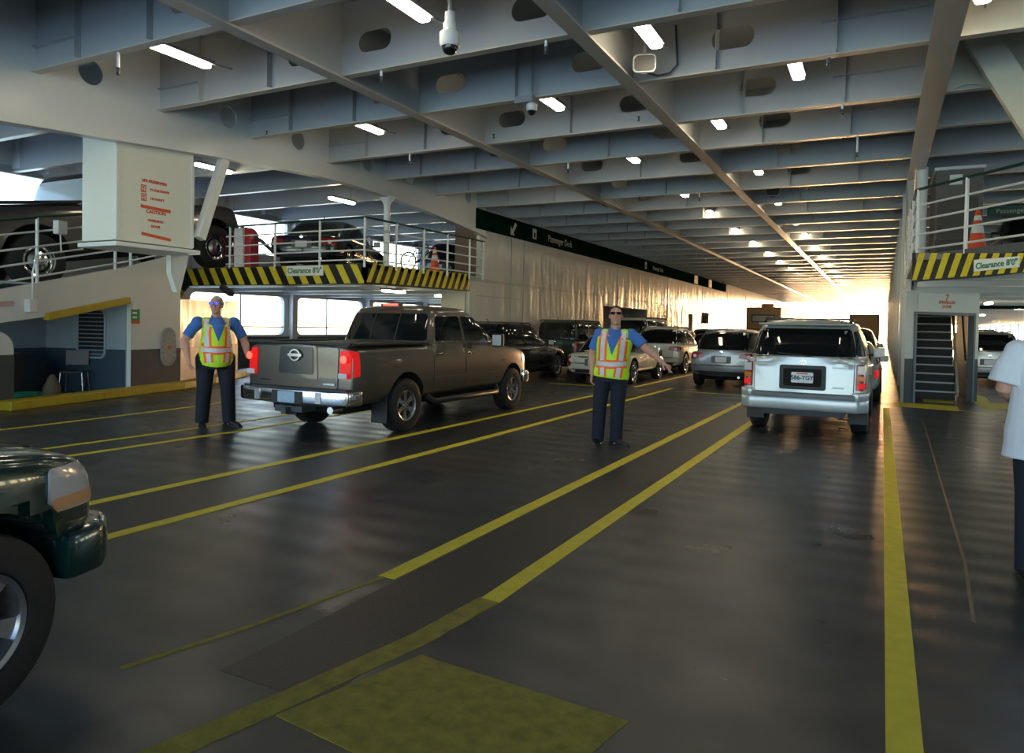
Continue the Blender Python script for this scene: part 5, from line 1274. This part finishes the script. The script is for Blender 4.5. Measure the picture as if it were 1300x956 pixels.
def railing(name, path, zs, posts, label, base=None, pr=.028, top_green=True, wires=True):
    """path: list of base points; zs: heights of the rails above the base; posts: parameters (segment, t)"""
    root = empty(name, path[0]); tag(root, label, 'railing'); o = V(path[0])
    for i, z in enumerate(zs):
        MB().tube([V(p) - o + V((0, 0, z)) for p in path], .026 if i == len(zs) - 1 else .019, 6).build('rail', M_grail if (i == len(zs) - 1 and top_green) else M_rail, root, smooth=True)
    for (s, t) in posts:
        p = V(path[s]).lerp(V(path[s + 1]), t) - o
        MB().tube([p + V((0, 0, -.12)), p + V((0, 0, zs[-1]))], pr, 8).build('post', M_rail, root, smooth=True)
    return root
Zp = 2.93
railing('guard_railing', [(-15.2, 13.12, Zp), (-10.55, 13.0, Zp), (-10.56, 17.7, Zp + .05), (-10.58, 18.55, Zp + .06)], [.06, .28, .52, .77, 1.02],
        [(0, .03), (0, .38), (0, .7), (0, .995), (1, .25), (1, .5), (1, .74), (1, .99), (2, .9)], 'white railing with green top rail around the left upper deck edge')
r0 = WA + WD * -1.5 + V((0, 0, ramp_z(-1.5))); r1 = WA + WD * 2.75 + V((0, 0, ramp_z(2.75))); r2 = WA + WD * sB + V((0, 0, 2.96))
railing('ramp_railing', [r0 - WN * .02, r1 - WN * .02, r2 - WN * .02], [.1, .36, .62, .88, 1.12], [(0, .52), (0, .94), (1, .1), (1, .8)], 'white railing with green top rail on the wall of the left ramp')
Rp = [RA + V((0, 0, 2.92)), RB + V((0, 0, 2.92))]
railing('guard_railing', [(.42, 18.2, 2.93), RA + V((.02, .02, 2.93)), RA + RD * 5.6 + V((0, 0, 2.93))], [.05, .3, .55, .8, 1.07], [(0, .25), (0, .5), (0, .75), (1, .01), (1, .195), (1, .46), (1, .72), (1, .98)], 'white railing with green top rail around the right upper deck edge')

# ================================================================ LIFE PRESERVER LOCKER, BRACES, POSTS
lk = empty('life_preserver_locker', (-11.03, 7.75, 2.7)); tag(lk, 'large white boxed locker with red LIFE PRESERVERS and CAUTION lettering hanging beside the ramp', 'locker')
b = MB(); b.prism([(-10.63, 7.05), (-10.63, 8.47), (-11.47, 8.47), (-11.47, 7.05)], 2.76, 4.6, Matrix.Translation(-V(lk.location))); b.build('body', mat('locker_white', (.74, .74, .66), .32, bump=.04, bscale=4, var=.05), lk, bevel=.012)
b = MB(); b.box(V((-11.03, 7.78, 2.7)) - V(lk.location), (.98, 1.54, .07)); b.build('base_ledge', M_white, lk, bevel=.01)
b = MB(); b.box(V((-10.62, 8.44, 3.5)) - V(lk.location), (.03, .05, 1.45)); b.box(V((-10.62, 7.08, 3.5)) - V(lk.location), (.03, .05, 1.45)); b.build('edge_strip', M_white, lk)
ML = frame(V((-10.626, 0, 0)) - V(lk.location), (0, 1, 0), (0, 0, 1))
def lw(px): q = on(px, x=-10.6); return (q.y, q.z)
for body, px, size in (('LIFE PRESERVERS', (197.5, 231.5), .062), ("12 CHILDREN'S", (204, 243), .052), ('130 ADULT', (201, 253.5), .052), ('CAUTION', (199.5, 270), .078), ('OVERHEAD', (199, 281), .055), ('DOOR', (199, 288), .055)):
    y, z = lw(px); text('lettering', body, size, ML @ Matrix.Translation((y, z, 0)), M_red, lk, bold=.0025)
for pa_, pb_ in (((180, 259), (218, 267)), ((181, 294), (218, 303))):
    (y0, z0), (y1, z1) = lw(pa_), lw(pb_); MB().plate([(y0, z0), (y1, z1), (y1, z1 - .05), (y0, z0 - .05)], [], .004, ML).build('red_bar', M_red, lk)
b = MB()
for px in ((183.5, 239), (184, 250)):
    y, z = lw(px); b.plate([(y - .045, z - .06), (y + .045, z - .06), (y + .045, z + .06), (y - .045, z + .06)], [[(y - .032, z - .045), (y + .032, z - .045), (y + .032, z + .045), (y - .032, z + .045)]], .004, ML); b.plate(circ(y, z + .02, .018, 12), [], .004, ML); b.plate([(y - .018, z - .045), (y + .018, z - .045), (y, z)], [], .004, ML)
b.build('pictogram', M_red, lk)

br = MB(); br.bar(on((284, 203), x=-10.62), on((253, 303), x=-10.62), .16, .15, (1, 0, 0))
tag(br.build('diagonal_brace', M_white, bevel=.008), 'white diagonal brace between the lettered locker and the arched girder', 'brace')
bk = MB(); q = [on(p, x=-11.2) for p in ((238, 322), (214, 322), (214, 346), (222, 371), (226, 371))]
bk.plate([(p.y, p.z) for p in q], [], .12, frame((-11.2, 0, 0), (0, 1, 0), (0, 0, 1)))
tag(bk.build('bracket', M_white), 'tapered white bracket under the lettered locker at the striped beam end', 'bracket')
ps = empty('support_post', (-10.62, 13.87, 2.9)); tag(ps, 'slim white post with flared head at the corner of the left upper deck', 'post')
MB().lathe([(.075, 0), (.075, 1.45), (.1, 1.52), (.2, 1.66)], n=16).build('shaft', M_rail, ps, smooth=True); MB().box((0, 0, .02), (.25, .25, .04)).build('foot_plate', M_rail, ps)
ps = MB(); ps.tube([(.62, 17.0, 2.9), (.62, 17.0, 4.95)], .11, 14); tag(ps.build('support_post', M_rail, smooth=True), 'round white column rising from the right upper deck by the corner railing', 'post')
br = MB(); b0 = on((1238, 38), y=11.3); b1 = on((1345, 205), y=11.3); b1 = b0 + (b1 - b0) * ((b0.z - 2.9) / (b0.z - b1.z)); br.bar(b0, b1, .36, .16, (0, 1, 0))
tag(br.build('diagonal_brace', M_inner, bevel=.01), 'big cream diagonal brace at the top right above the right upper deck', 'brace')
# lamp light put into cream plates added over two beam webs; first is arched
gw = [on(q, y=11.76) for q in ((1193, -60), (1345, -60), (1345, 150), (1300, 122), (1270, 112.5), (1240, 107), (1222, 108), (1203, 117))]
struct(MB().plate([(q.x, q.z) for q in gw], [], .03, frame((0, 11.76, 0), (1, 0, 0), (0, 0, 1))).build('wall_right_lamplit_plate', M_inner))
struct(MB().box((1.9, 9.65, 5.45), (2.5, .02, .99)).build('trim_15', M_inner))  # second added plate, lamp light in its cream colour

# brown deck house on the right upper deck
hs = empty('deck_house', (1.28, 17.0, 2.9)); tag(hs, 'dark brown deck house with small white placard behind the right railing', 'deck house')
M_brown = mat('brown_paint', (.14, .12, .11), .5, var=.2)
MB().box((0, 1.0, .98), (.82, 2, 1.96)).build('wall', M_brown, hs); MB().box((0, .98, 1.99), (.88, 2.1, .06)).build('roof_edge', M_white, hs)
d = MB().box((-.02, -.02, .72), (.7, .04, 1.36)).build('door', mat('brown_door', (.07, .055, .05), .5, var=.3), hs); MB().box((.26, -.05, .75), (.04, .05, .12)).build('handle', M_steel, d)
MB().box((-.06, -.02, 1.76), (.22, .02, .2)).build('placard', M_signw, hs)
MB().box((0, -.03, .3), (.8, .03, .5)).build('dark_plinth', M_blk, hs)
sg = tag(MB().box((2.75, 20.2, 4.44), (1.3, .04, .2)).build('deck_sign', mat('deck_sign_green', (.01, .09, .06), .5)), 'small green sign hanging over the right upper deck', 'sign')
text('lettering', 'Passenger Deck', .15, frame((2.75, 20.17, 4.44), (1, 0, 0), (0, 0, 1)), M_let, sg)
sgl = tag(MB().box((2.9, 27.2, 2.44), (2.2, .04, .16)).build('lane_sign', M_green), 'long dark sign under the right upper deck above the parked cars', 'sign')

# tan store room wall at the far end of the left upper deck
struct(MB().box((-11.47, 19.6, 3.9), (1.55, .1, 2.0)).build('wall_store', M_tan))

def cone(loc, label, s=1.):
    r = empty('traffic_cone', loc, 0, s); tag(r, label, 'traffic cone')
    M_or = mat('cone_orange', (.75, .09, .02), .5); M_cw = mat('cone_white_band', (.75, .75, .75), .5)
    MB().box((0, 0, .02), (.36, .36, .04)).build('base', M_or, r, bevel=.01)
    c = MB().lathe([(.145, .04), (.03, .72), (.022, .73), (0, .73)], n=20).build('body', M_or, r, smooth=True)
    for z0, z1 in ((.36, .5), (.56, .64)):
        f = lambda z: .145 - .115 * (z - .04) / .68 + .003
        MB().lathe([(f(z0), z0), (f(z1), z1)], n=20).build('white_band', M_cw, c, smooth=True)
    return r
cone((-10.95, 16.45, 2.92), 'orange and white traffic cone behind the left upper railing', 1.)
pc = on((1240, 319), y=14.6); cone((pc.x, pc.y, 2.89), 'orange and white traffic cone behind the right upper railing', 1.08)

# ================================================================ CEILING FITTINGS
ORD = ['first', 'second', 'third', 'fourth', 'fifth', 'sixth', 'seventh', 'eighth', 'ninth', 'tenth', 'eleventh', 'twelfth', 'thirteenth', 'fourteenth', 'fifteenth', 'sixteenth', 'seventeenth', 'eighteenth']
def lamp(x, y, label, z=4.97, L=.95, group='fluorescent lamps on the ceiling'):
    if z == 4.97:
        z = 5.05; x *= 1.02; yb = max([q for q in YB if q < y - .12] or [0]); y = max(y, yb + L / 2 + .12)
    r = empty('ceiling_lamp', (x, y, z)); tag(r, label, 'lamp', group)
    d = MB().prism(rrect(-.075, -L / 2, .075, L / 2, .05, 4), 0, .05).build('diffuser', M_lamp, r, bevel=.008)
    MB().box((0, 0, .075), (.19, L + .06, .05)).build('housing', M_grey, r, bevel=.01)
    for sy in (-.35, .35): MB().tube([(0, L * sy, .1), (0, L * sy, 1.0)], .012, 6).build('hanger', M_grey, r)
    MB().tube([(0, L * .5, .08), (.06, L * .5 + .35, .1)], .015, 6).build('supply_conduit', M_grey, r)
    return r
rows = {'leftmost row of the tunnel': [(-8.3, 6.5), (-8.22, 10.1)], 'row between the two ceiling girders': [(-4.72, 6.5)] + [(-4.66, 10.13 + 4.05 * k) for k in range(13)],
        'row right of the second girder': [(-2.56, 8.35), (-2.55, 12.25), (-2.52, 16.05), (-2.64, 20.4)] + [(-2.6, 24.5 + 4.1 * k) for k in range(9)]}
for rn, ps_ in rows.items():
    for i, (x, y) in enumerate(ps_): lamp(x, y, 'lit fluorescent lamp, %s in the %s' % (ORD[i], rn))
lamp(-1.12, 10.3, 'lit fluorescent lamp hanging alone nearest the right girder'); lamp(-6.9, 16.1, 'lit fluorescent lamp close under the left ceiling girder')
lamp(.82, 8.6, 'lit fluorescent lamp at the top edge right of the right girder')
lamp(-13.4, 11.2, 'lit lamp behind the diagonal brace over the left ramp', 4.9); lamp(-12.9, 14.9, 'lit lamp over the dark sedan on the left upper deck', 4.75)
lamp(-11.9, 15.9, 'lit lamp under the left upper deck near the pickup roof', 2.38, group='lamps under the left upper deck'); lamp(-12.2, 18.9, 'lit lamp under the left upper deck deeper inside', 2.38, group='lamps under the left upper deck')
for k in range(5): lamp(2.6 + 1.4 * (k % 2), 24 + 5 * k, 'lit lamp under the right upper deck, %s from the stair casing' % ORD[k], 2.4, .7, 'lamps under the right upper deck')

# dome camera on a pole
cam_ = empty('dome_camera', on((571, 62), z=4.62)); tag(cam_, 'white pendant dome camera hanging from the ceiling near the top centre', 'camera')
M_cw_ = mat('camera_white', (.72, .72, .7), .35)
MB().lathe([(0, .02), (.1, .02), (.118, .05), (.118, .17), (.1, .19), (.075, .2), (.075, .28), (.06, .3), (.06, .4), (0, .4)], n=24).build('housing', M_cw_, cam_, smooth=True)
MB().lathe([(0, -.07), (.04, -.062), (.07, -.04), (.085, 0), (.09, .03)], n=24).build('dome', mat('smoked_dome', (.01, .01, .012), .08), cam_, smooth=True)
p = MB(); p.tube([(0, 0, .4), (0, 0, 1.325)], .03, 10); p.build('pole', M_grey, cam_, smooth=True)
c2 = empty('dome_camera', on((675, 141), z=4.72)); tag(c2, 'small white dome camera beside a lit lamp under the second beam', 'camera')
MB().lathe([(0, 0), (.06, 0), (.085, .03), (.085, .09), (.05, .12), (0, .12)], n=20).build('housing', M_cw_, c2, smooth=True); MB().lathe([(0, -.07), (.045, -.05), (.068, 0)], n=20).build('dome', MATS['smoked_dome'], c2, smooth=True)
p = MB(); p.tube([(0, 0, .1), (0, 0, 1.225)], .022, 8); p.box((-.12, .05, .18), (.3, .2, .1)); p.build('bracket', M_grey, c2)
# loudspeaker horns
def speaker(px, y, label, s=1.):
    o = on(px, y=y); r = empty('loudspeaker', o); r.rotation_euler = (0, 0, .3); r.scale = (s,) * 3; tag(r, label, 'loudspeaker')
    T = Matrix.Rotation(PI / 2, 4, 'X'); h = MB()
    h.plate(rrect(-.15, -.12, .15, .12, .06), [rrect(-.13, -.1, .13, .1, .05)], .03, T @ Matrix.Translation((0, 0, .1)))
    h.build('horn_rim', M_grey, r, bevel=.004)
    MB().lathe([(.04, -.12), (.05, -.05), (.09, .04), (.14, .1)], T, 20).build('horn', mat('horn_inside', (.06, .055, .05), .5), r, smooth=True)
    MB().lathe([(0, -.1), (.035, -.09), (.04, .0), (0, .02)], T, 14).build('driver', M_dark, r, smooth=True)
    p = MB(); p.bar((0, .02, .1), (0, .12, 5.93 - o.z), .04, .02); p.build('bracket', M_grey, r)
speaker((818, 84), 9.2, 'grey horn loudspeaker mounted on the beam beside the brightest lamp')
speaker((980, 243), 19.6, 'dark horn loudspeaker far along the ceiling right of the second girder', 1.2)
speaker((770, 258), 20., 'dark horn loudspeaker on the left ceiling girder further in', 1.)
# sprinkler heads
SP = [((150, 92), 'by the left circular hole'), ((484, 103), 'left of the pendant dome camera'), ((693, 66), 'right of the pendant dome camera'), ((339, 170), 'over the left opening'), ((627, 174), 'near the small dome camera'), ((811, 152), 'near the second girder in the mid ceiling'), ((721, 218), 'above the green direction band'), ((1052, 80), 'in the right bay by the bright edge'), ((1069, 144), 'in the right bay under the third bright edge'), ((1088, 198), 'in the right bay further in'), ((520, 208), 'between the left girder and the arch'), ((690, 372 - 110), 'far above the band'), ((812, 251), 'far left of the second girder'), ((888, 254), 'far in the middle bay')]
for px, lb in SP:
    yb = min(YB, key=lambda y: abs(on(px, y=y).z - 4.80)); o = on(px, y=yb); r = empty('sprinkler_head', o); tag(r, 'small pale sprinkler head hanging %s' % lb, 'sprinkler')
    p = MB(); p.tube([(0, 0, .05), (0, 0, max(.08, 4.945 - o.z))], .018, 8); p.build('drop_pipe', M_rail, r, smooth=True)
    MB().lathe([(0, -.03), (.022, -.03), (.022, .0), (.014, .01), (.026, .06), (0, .06)], n=12).build('nozzle', M_dark, r, smooth=True)
# conduits along the beams
cd = MB(); cd.tube([on((858, 32), y=9.6), on((860, 82), y=9.6), on((850, 93), y=9.6), on((835, 96), y=9.6), on((820, 92), y=9.6)], .014, 6); tag(cd.build('cable', M_dark, smooth=True), 'thin dark cable curling on the beam from the horn loudspeaker', 'cable')

# ================================================================ LEFT SIDE FITTINGS
ch = empty('stacking_chair', on((94, 500), z=0), 0); 
tag(ch, 'black chair with thin grey legs standing in the dark recess', 'chair'); ch.rotation_euler = (0, 0, .75)
M_cb = mat('chair_black', (.03, .03, .035), .5)
MB().box((0, 0, .45), (.42, .42, .04)).build('seat', M_cb, ch, bevel=.012); MB().box((0, .2, .72), (.42, .03, .3)).build('backrest', mat('chair_back_grey', (.12, .115, .125), .5), ch, bevel=.012)
for a in (-1, 1):
    for b_ in (-1, 1): p = MB(); p.tube([(a * .19, b_ * .19, .43), (a * .22, b_ * .22, 0)], .012, 6); p.build('leg', M_steel, ch)
p = MB(); p.tube([(-.2, -.2, .2), (.2, -.2, .2)], .008, 6); p.build('stretcher', M_steel, ch)
bn = MB(); q = MW @ V((wal((88, 480))[0] - .1, .42, -1.6)); bn.box(q, (.9, .84, .5), MW.to_3x3()); tag(bn.build('storage_box', mat('dark_box', (.018, .02, .025), .5), bevel=.02), 'black storage box against the back of the recess behind the chair', 'box')
bag = MB(); q = on((66, 503), z=0); bag.lathe([(0, 0), (.15, .02), (.16, .15), (.08, .34), (.04, .42), (0, .43)], Matrix.Translation(q), 14); tag(bag.build('sack', mat('tan_sack', (.16, .13, .08), .8, bump=.4, bscale=12), smooth=True), 'tan sack slumped on the floor of the recess', 'sack')
hose = MB(); q = on((26, 508), z=.03); pts = []
for k in range(60):
    a = k * .55; rr = .28 + .07 * math.sin(k * .31); pts.append(q + V((rr * math.cos(a), rr * math.sin(a), .012 + .002 * k)))
hose.tube(pts, .018, 6); tag(hose.build('garden_hose', mat('hose_green', (.01, .2, .11), .5), smooth=True), 'coiled green hose on the recess floor behind the yellow kerb', 'hose')
lv = empty('louvre_vent', MW @ V((0, 0, 0))); tag(lv, 'tall rounded louvre vent on the right wall of the recess', 'vent')
MV = Mch.copy(); MV.translation = Mch.translation - lv.location
off = -.03 if Mch.col[2].to_3d().dot(WD) > 0 else .03
MV = MV @ Matrix.Translation((0, 0, off * 1.4))
f = MB(); f.plate(rrect(.45, .7, 1.15, 1.72, .14), [rrect(.49, .74, 1.11, 1.68, .11)], .05, MV); f.build('frame', M_rec, lv, bevel=.008)
f = MB()
for k in range(11): f.bar(MV @ V((.5, .8 + .083 * k, 0)), MV @ V((1.1, .8 + .083 * k, 0)), .012, .05, WD + V((0, 0, .9)))
f.build('slats', mat('slat_grey', (.25, .3, .36), .4), lv)
f = MB(); f.plate(rrect(.48, .73, 1.12, 1.69, .11), [], .006, MV); f.build('dark_back', M_blk, lv)
# green safety notice and manhole cover on the ramp wall
s0, z0 = wal((163.5, 392)); s1, z1 = wal((174, 411))
gn = tag(MB().plate([(s0, z1), (s1, z1), (s1, z0), (s0, z0)], [], .012, MW @ Matrix.Translation((0, 0, .06))).build('safety_notice', mat('notice_green', (.01, .22, .07), .5)), 'small green notice with red foot on the grey wall beside the recess', 'sign')
MB().plate([(s0, z1), (s1, z1), (s1, z1 + .06), (s0, z1 + .06)], [], .012, MW @ Matrix.Translation((0, 0, .062))).build('red_foot', M_red, gn)
f = MB()
for k in range(4): f.plate([(s0 + .03, z1 + .11 + .09 * k), (s0 + .15, z1 + .11 + .09 * k), (s0 + .15, z1 + .15 + .09 * k), (s0 + .03, z1 + .15 + .09 * k)], [], .012, MW @ Matrix.Translation((0, 0, .062)))
f.build('symbols', M_signw, gn)
mc = wal((210, 440)); mh = MB(); mh.plate(rrect(mc[0] - .24, mc[1] - .42, mc[0] + .24, mc[1] + .42, .23, 8), [], .03, MW @ Matrix.Translation((0, 0, .07))); mho = mh.build('manhole_cover', mat('cover_paint', (.42, .42, .42), .3, var=.3), bevel=.008)
tag(mho, 'oval bolted manhole cover on the wall right of the recess', 'manhole cover')
bm_ = MB()
for k in range(18):
    a = 2 * PI * k / 18; bm_.lathe([(.022, 0), (.022, .025), (0, .03)], MW @ Matrix.Translation((mc[0] + .2 * math.cos(a), mc[1] + (.37) * math.sin(a), .085)), 6)
bm_.build('bolts', M_grey, mho)
f = MB(); f.plate(circ(mc[0] + .02, mc[1] - .02, .05, 12), [], .01, MW @ Matrix.Translation((0, 0, .09))); f.build('red_mark', M_red, mho)
# junction boxes and conduit on the ramp railing
jb = empty('junction_box', MW @ V((*wal((33, 388)), .1))); tag(jb, 'white junction box on the ramp wall above the recess edge', 'junction box')
RW = MW.to_3x3()
MB().box(V((0, 0, 0)), (.16, .22, .12), RW).build('body', M_white, jb, bevel=.01); f = MB(); f.tube([RW @ V((.03, .1, 0)), RW @ V((.03, .55, 0)), RW @ V((.1, .85, 0)), RW @ V((.25, .9, 0)), RW @ V((1.1, 1.08, 0))], .016, 6); f.build('conduit', M_rail, jb, smooth=True)
jb = empty('junction_box', MW @ V((*wal((73, 289)), .06))); tag(jb, 'white switch box clamped to the green top rail of the ramp', 'junction box')
MB().box(V((0, 0, 0)), (.2, .24, .12), RW).build('body', M_white, jb, bevel=.012); f = MB(); f.tube([RW @ V((0, -.12, 0)), RW @ V((.02, -.42, 0))], .012, 6); f.build('conduit', M_rail, jb, smooth=True)
wn_ = wal((6, 386)); tag(MB().plate([(wn_[0] - .25, wn_[1] - .06), (wn_[0] + .12, wn_[1] - .03), (wn_[0] + .12, wn_[1] + .06), (wn_[0] - .25, wn_[1] + .03)], [], .01, MW @ Matrix.Translation((0, 0, .056))).build('warning_plate', mat('faded_red_plate', (.6, .42, .38), .5, var=.4)), 'faded pink warning plate at the left end of the ramp wall', 'sign')
# rounded end post of the ramp opening
# red fire cabinet with pale front on the left upper deck
fc = empty('fire_hose_cabinet', (-14.85, 13.45, 2.9)); tag(fc, 'red arched fire hose cabinet with a white front post behind the left railing', 'fire cabinet')
MB().plate([(-.32, 0), (.32, 0), (.32, .75), *[(.32 * math.cos(a), .75 + .32 * math.sin(a)) for a in [PI * k / 12 for k in range(1, 12)]], (-.32, .75)], [], .3, frame((0, 0, 0), (1, 0, 0), (0, 0, 1))).build('case', mat('fire_red', (.42, .03, .05), .4), fc, bevel=.02)
MB().box((-.02, -.2, .45), (.3, .08, 1.15)).build('front_post', M_rail, fc, bevel=.01)
f = MB(); f.tube([(.2, 0, .85), (.5, .05, .7), (.75, .1, .5), (.85, .1, .42)], .05, 8); f.build('hose', M_dark, fc, smooth=True)
# dark floodlight under the striped beam end
fd = empty('floodlight', on((288, 369), y=12.9)); tag(fd, 'small dark floodlight hanging under the left striped beam', 'floodlight')
MB().box((0, 0, 0), (.42, .16, .12), Matrix.Rotation(.5, 3, 'Y')).build('body', M_dark, fd, bevel=.015); MB().bar((-.1, 0, .05), (-.1, 0, .2), .03, .03, (1, 0, 0)).build('bracket', M_dark, fd)
# ================================================================ WORLD, SUN, CAMERA
w = bpy.data.worlds.new('sky'); scn.world = w; w.use_nodes = True
nt = w.node_tree; n = nt.nodes; l = nt.links
bg = n['Background']
sky = n.new('ShaderNodeTexSky'); sky.sky_type = 'NISHITA'; sky.sun_disc = False
sky.sun_elevation = math.radians(24); sky.sun_rotation = math.radians(2); sky.dust_density = 1.2; sky.air_density = 1.; sky.ozone_density = 2.
tc = n.new('ShaderNodeTexCoord'); sp = n.new('ShaderNodeSeparateXYZ'); cb = n.new('ShaderNodeCombineXYZ'); ab = n.new('ShaderNodeMath'); ab.operation = 'ABSOLUTE'
l.new(tc.outputs['Generated'], sp.inputs[0]); l.new(sp.outputs[0], cb.inputs[0]); l.new(sp.outputs[1], cb.inputs[1]); l.new(sp.outputs[2], ab.inputs[0]); l.new(ab.outputs[0], cb.inputs[2]); l.new(cb.outputs[0], sky.inputs[0])
# bright haze round the low sun ahead
dt_ = n.new('ShaderNodeVectorMath'); dt_.operation = 'DOT_PRODUCT'; dt_.inputs[1].default_value = (.03, .994, .1)
l.new(cb.outputs[0], dt_.inputs[0])
pw = n.new('ShaderNodeMath'); pw.operation = 'POWER'; mxm = n.new('ShaderNodeMath'); mxm.operation = 'MAXIMUM'; mxm.inputs[1].default_value = 0
l.new(dt_.outputs['Value'], mxm.inputs[0]); l.new(mxm.outputs[0], pw.inputs[0]); pw.inputs[1].default_value = 220
gl = n.new('ShaderNodeMixRGB'); gl.blend_type = 'ADD'; gl.inputs[0].default_value = 1
ms = n.new('ShaderNodeMixRGB'); ms.blend_type = 'MULTIPLY'; ms.inputs[0].default_value = 1; ms.inputs[1].default_value = (480, 250, 105, 1)
l.new(pw.outputs[0], ms.inputs[2]); sc_ = n.new('ShaderNodeMixRGB'); sc_.blend_type = 'MULTIPLY'; sc_.inputs[0].default_value = 1; sc_.inputs[2].default_value = (SKY, SKY * .98, SKY * .94, 1)
l.new(sky.outputs[0], sc_.inputs[1]); l.new(sc_.outputs[0], gl.inputs[1]); l.new(ms.outputs[0], gl.inputs[2]); l.new(gl.outputs[0], bg.inputs[0]); bg.inputs[1].default_value = 1.

sd = bpy.data.lights.new('sun', 'SUN'); sd.energy = 9.; sd.color = (1, .66, .36); sd.angle = math.radians(1.5)
so = bpy.data.objects.new('sun', sd); COL.objects.link(so); so.rotation_euler = (math.radians(-86), 0, math.radians(-2)); so.location = (0, 90, 12)
# travelling towards -y, slightly down
so.rotation_euler = V((-.03, -.995, -.07)).to_track_quat('-Z', 'Y').to_euler()

cd_ = bpy.data.cameras.new('camera'); co = bpy.data.objects.new('camera', cd_); COL.objects.link(co)
Mc = Matrix((CR, CU, -CF)).transposed().to_4x4(); Mc.translation = (0, 0, CAMZ); co.matrix_world = Mc
cd_.sensor_width = 36; cd_.sensor_fit = 'HORIZONTAL'; cd_.lens = FPX / 1300 * 36; cd_.shift_y = -45 / 1300; cd_.clip_start = .05; cd_.clip_end = 500
scn.camera = co
scn.view_settings.view_transform = 'Standard'; scn.view_settings.look = 'None'; scn.view_settings.exposure = EXPO; scn.view_settings.gamma = 1; scn.view_settings.use_curve_mapping = False
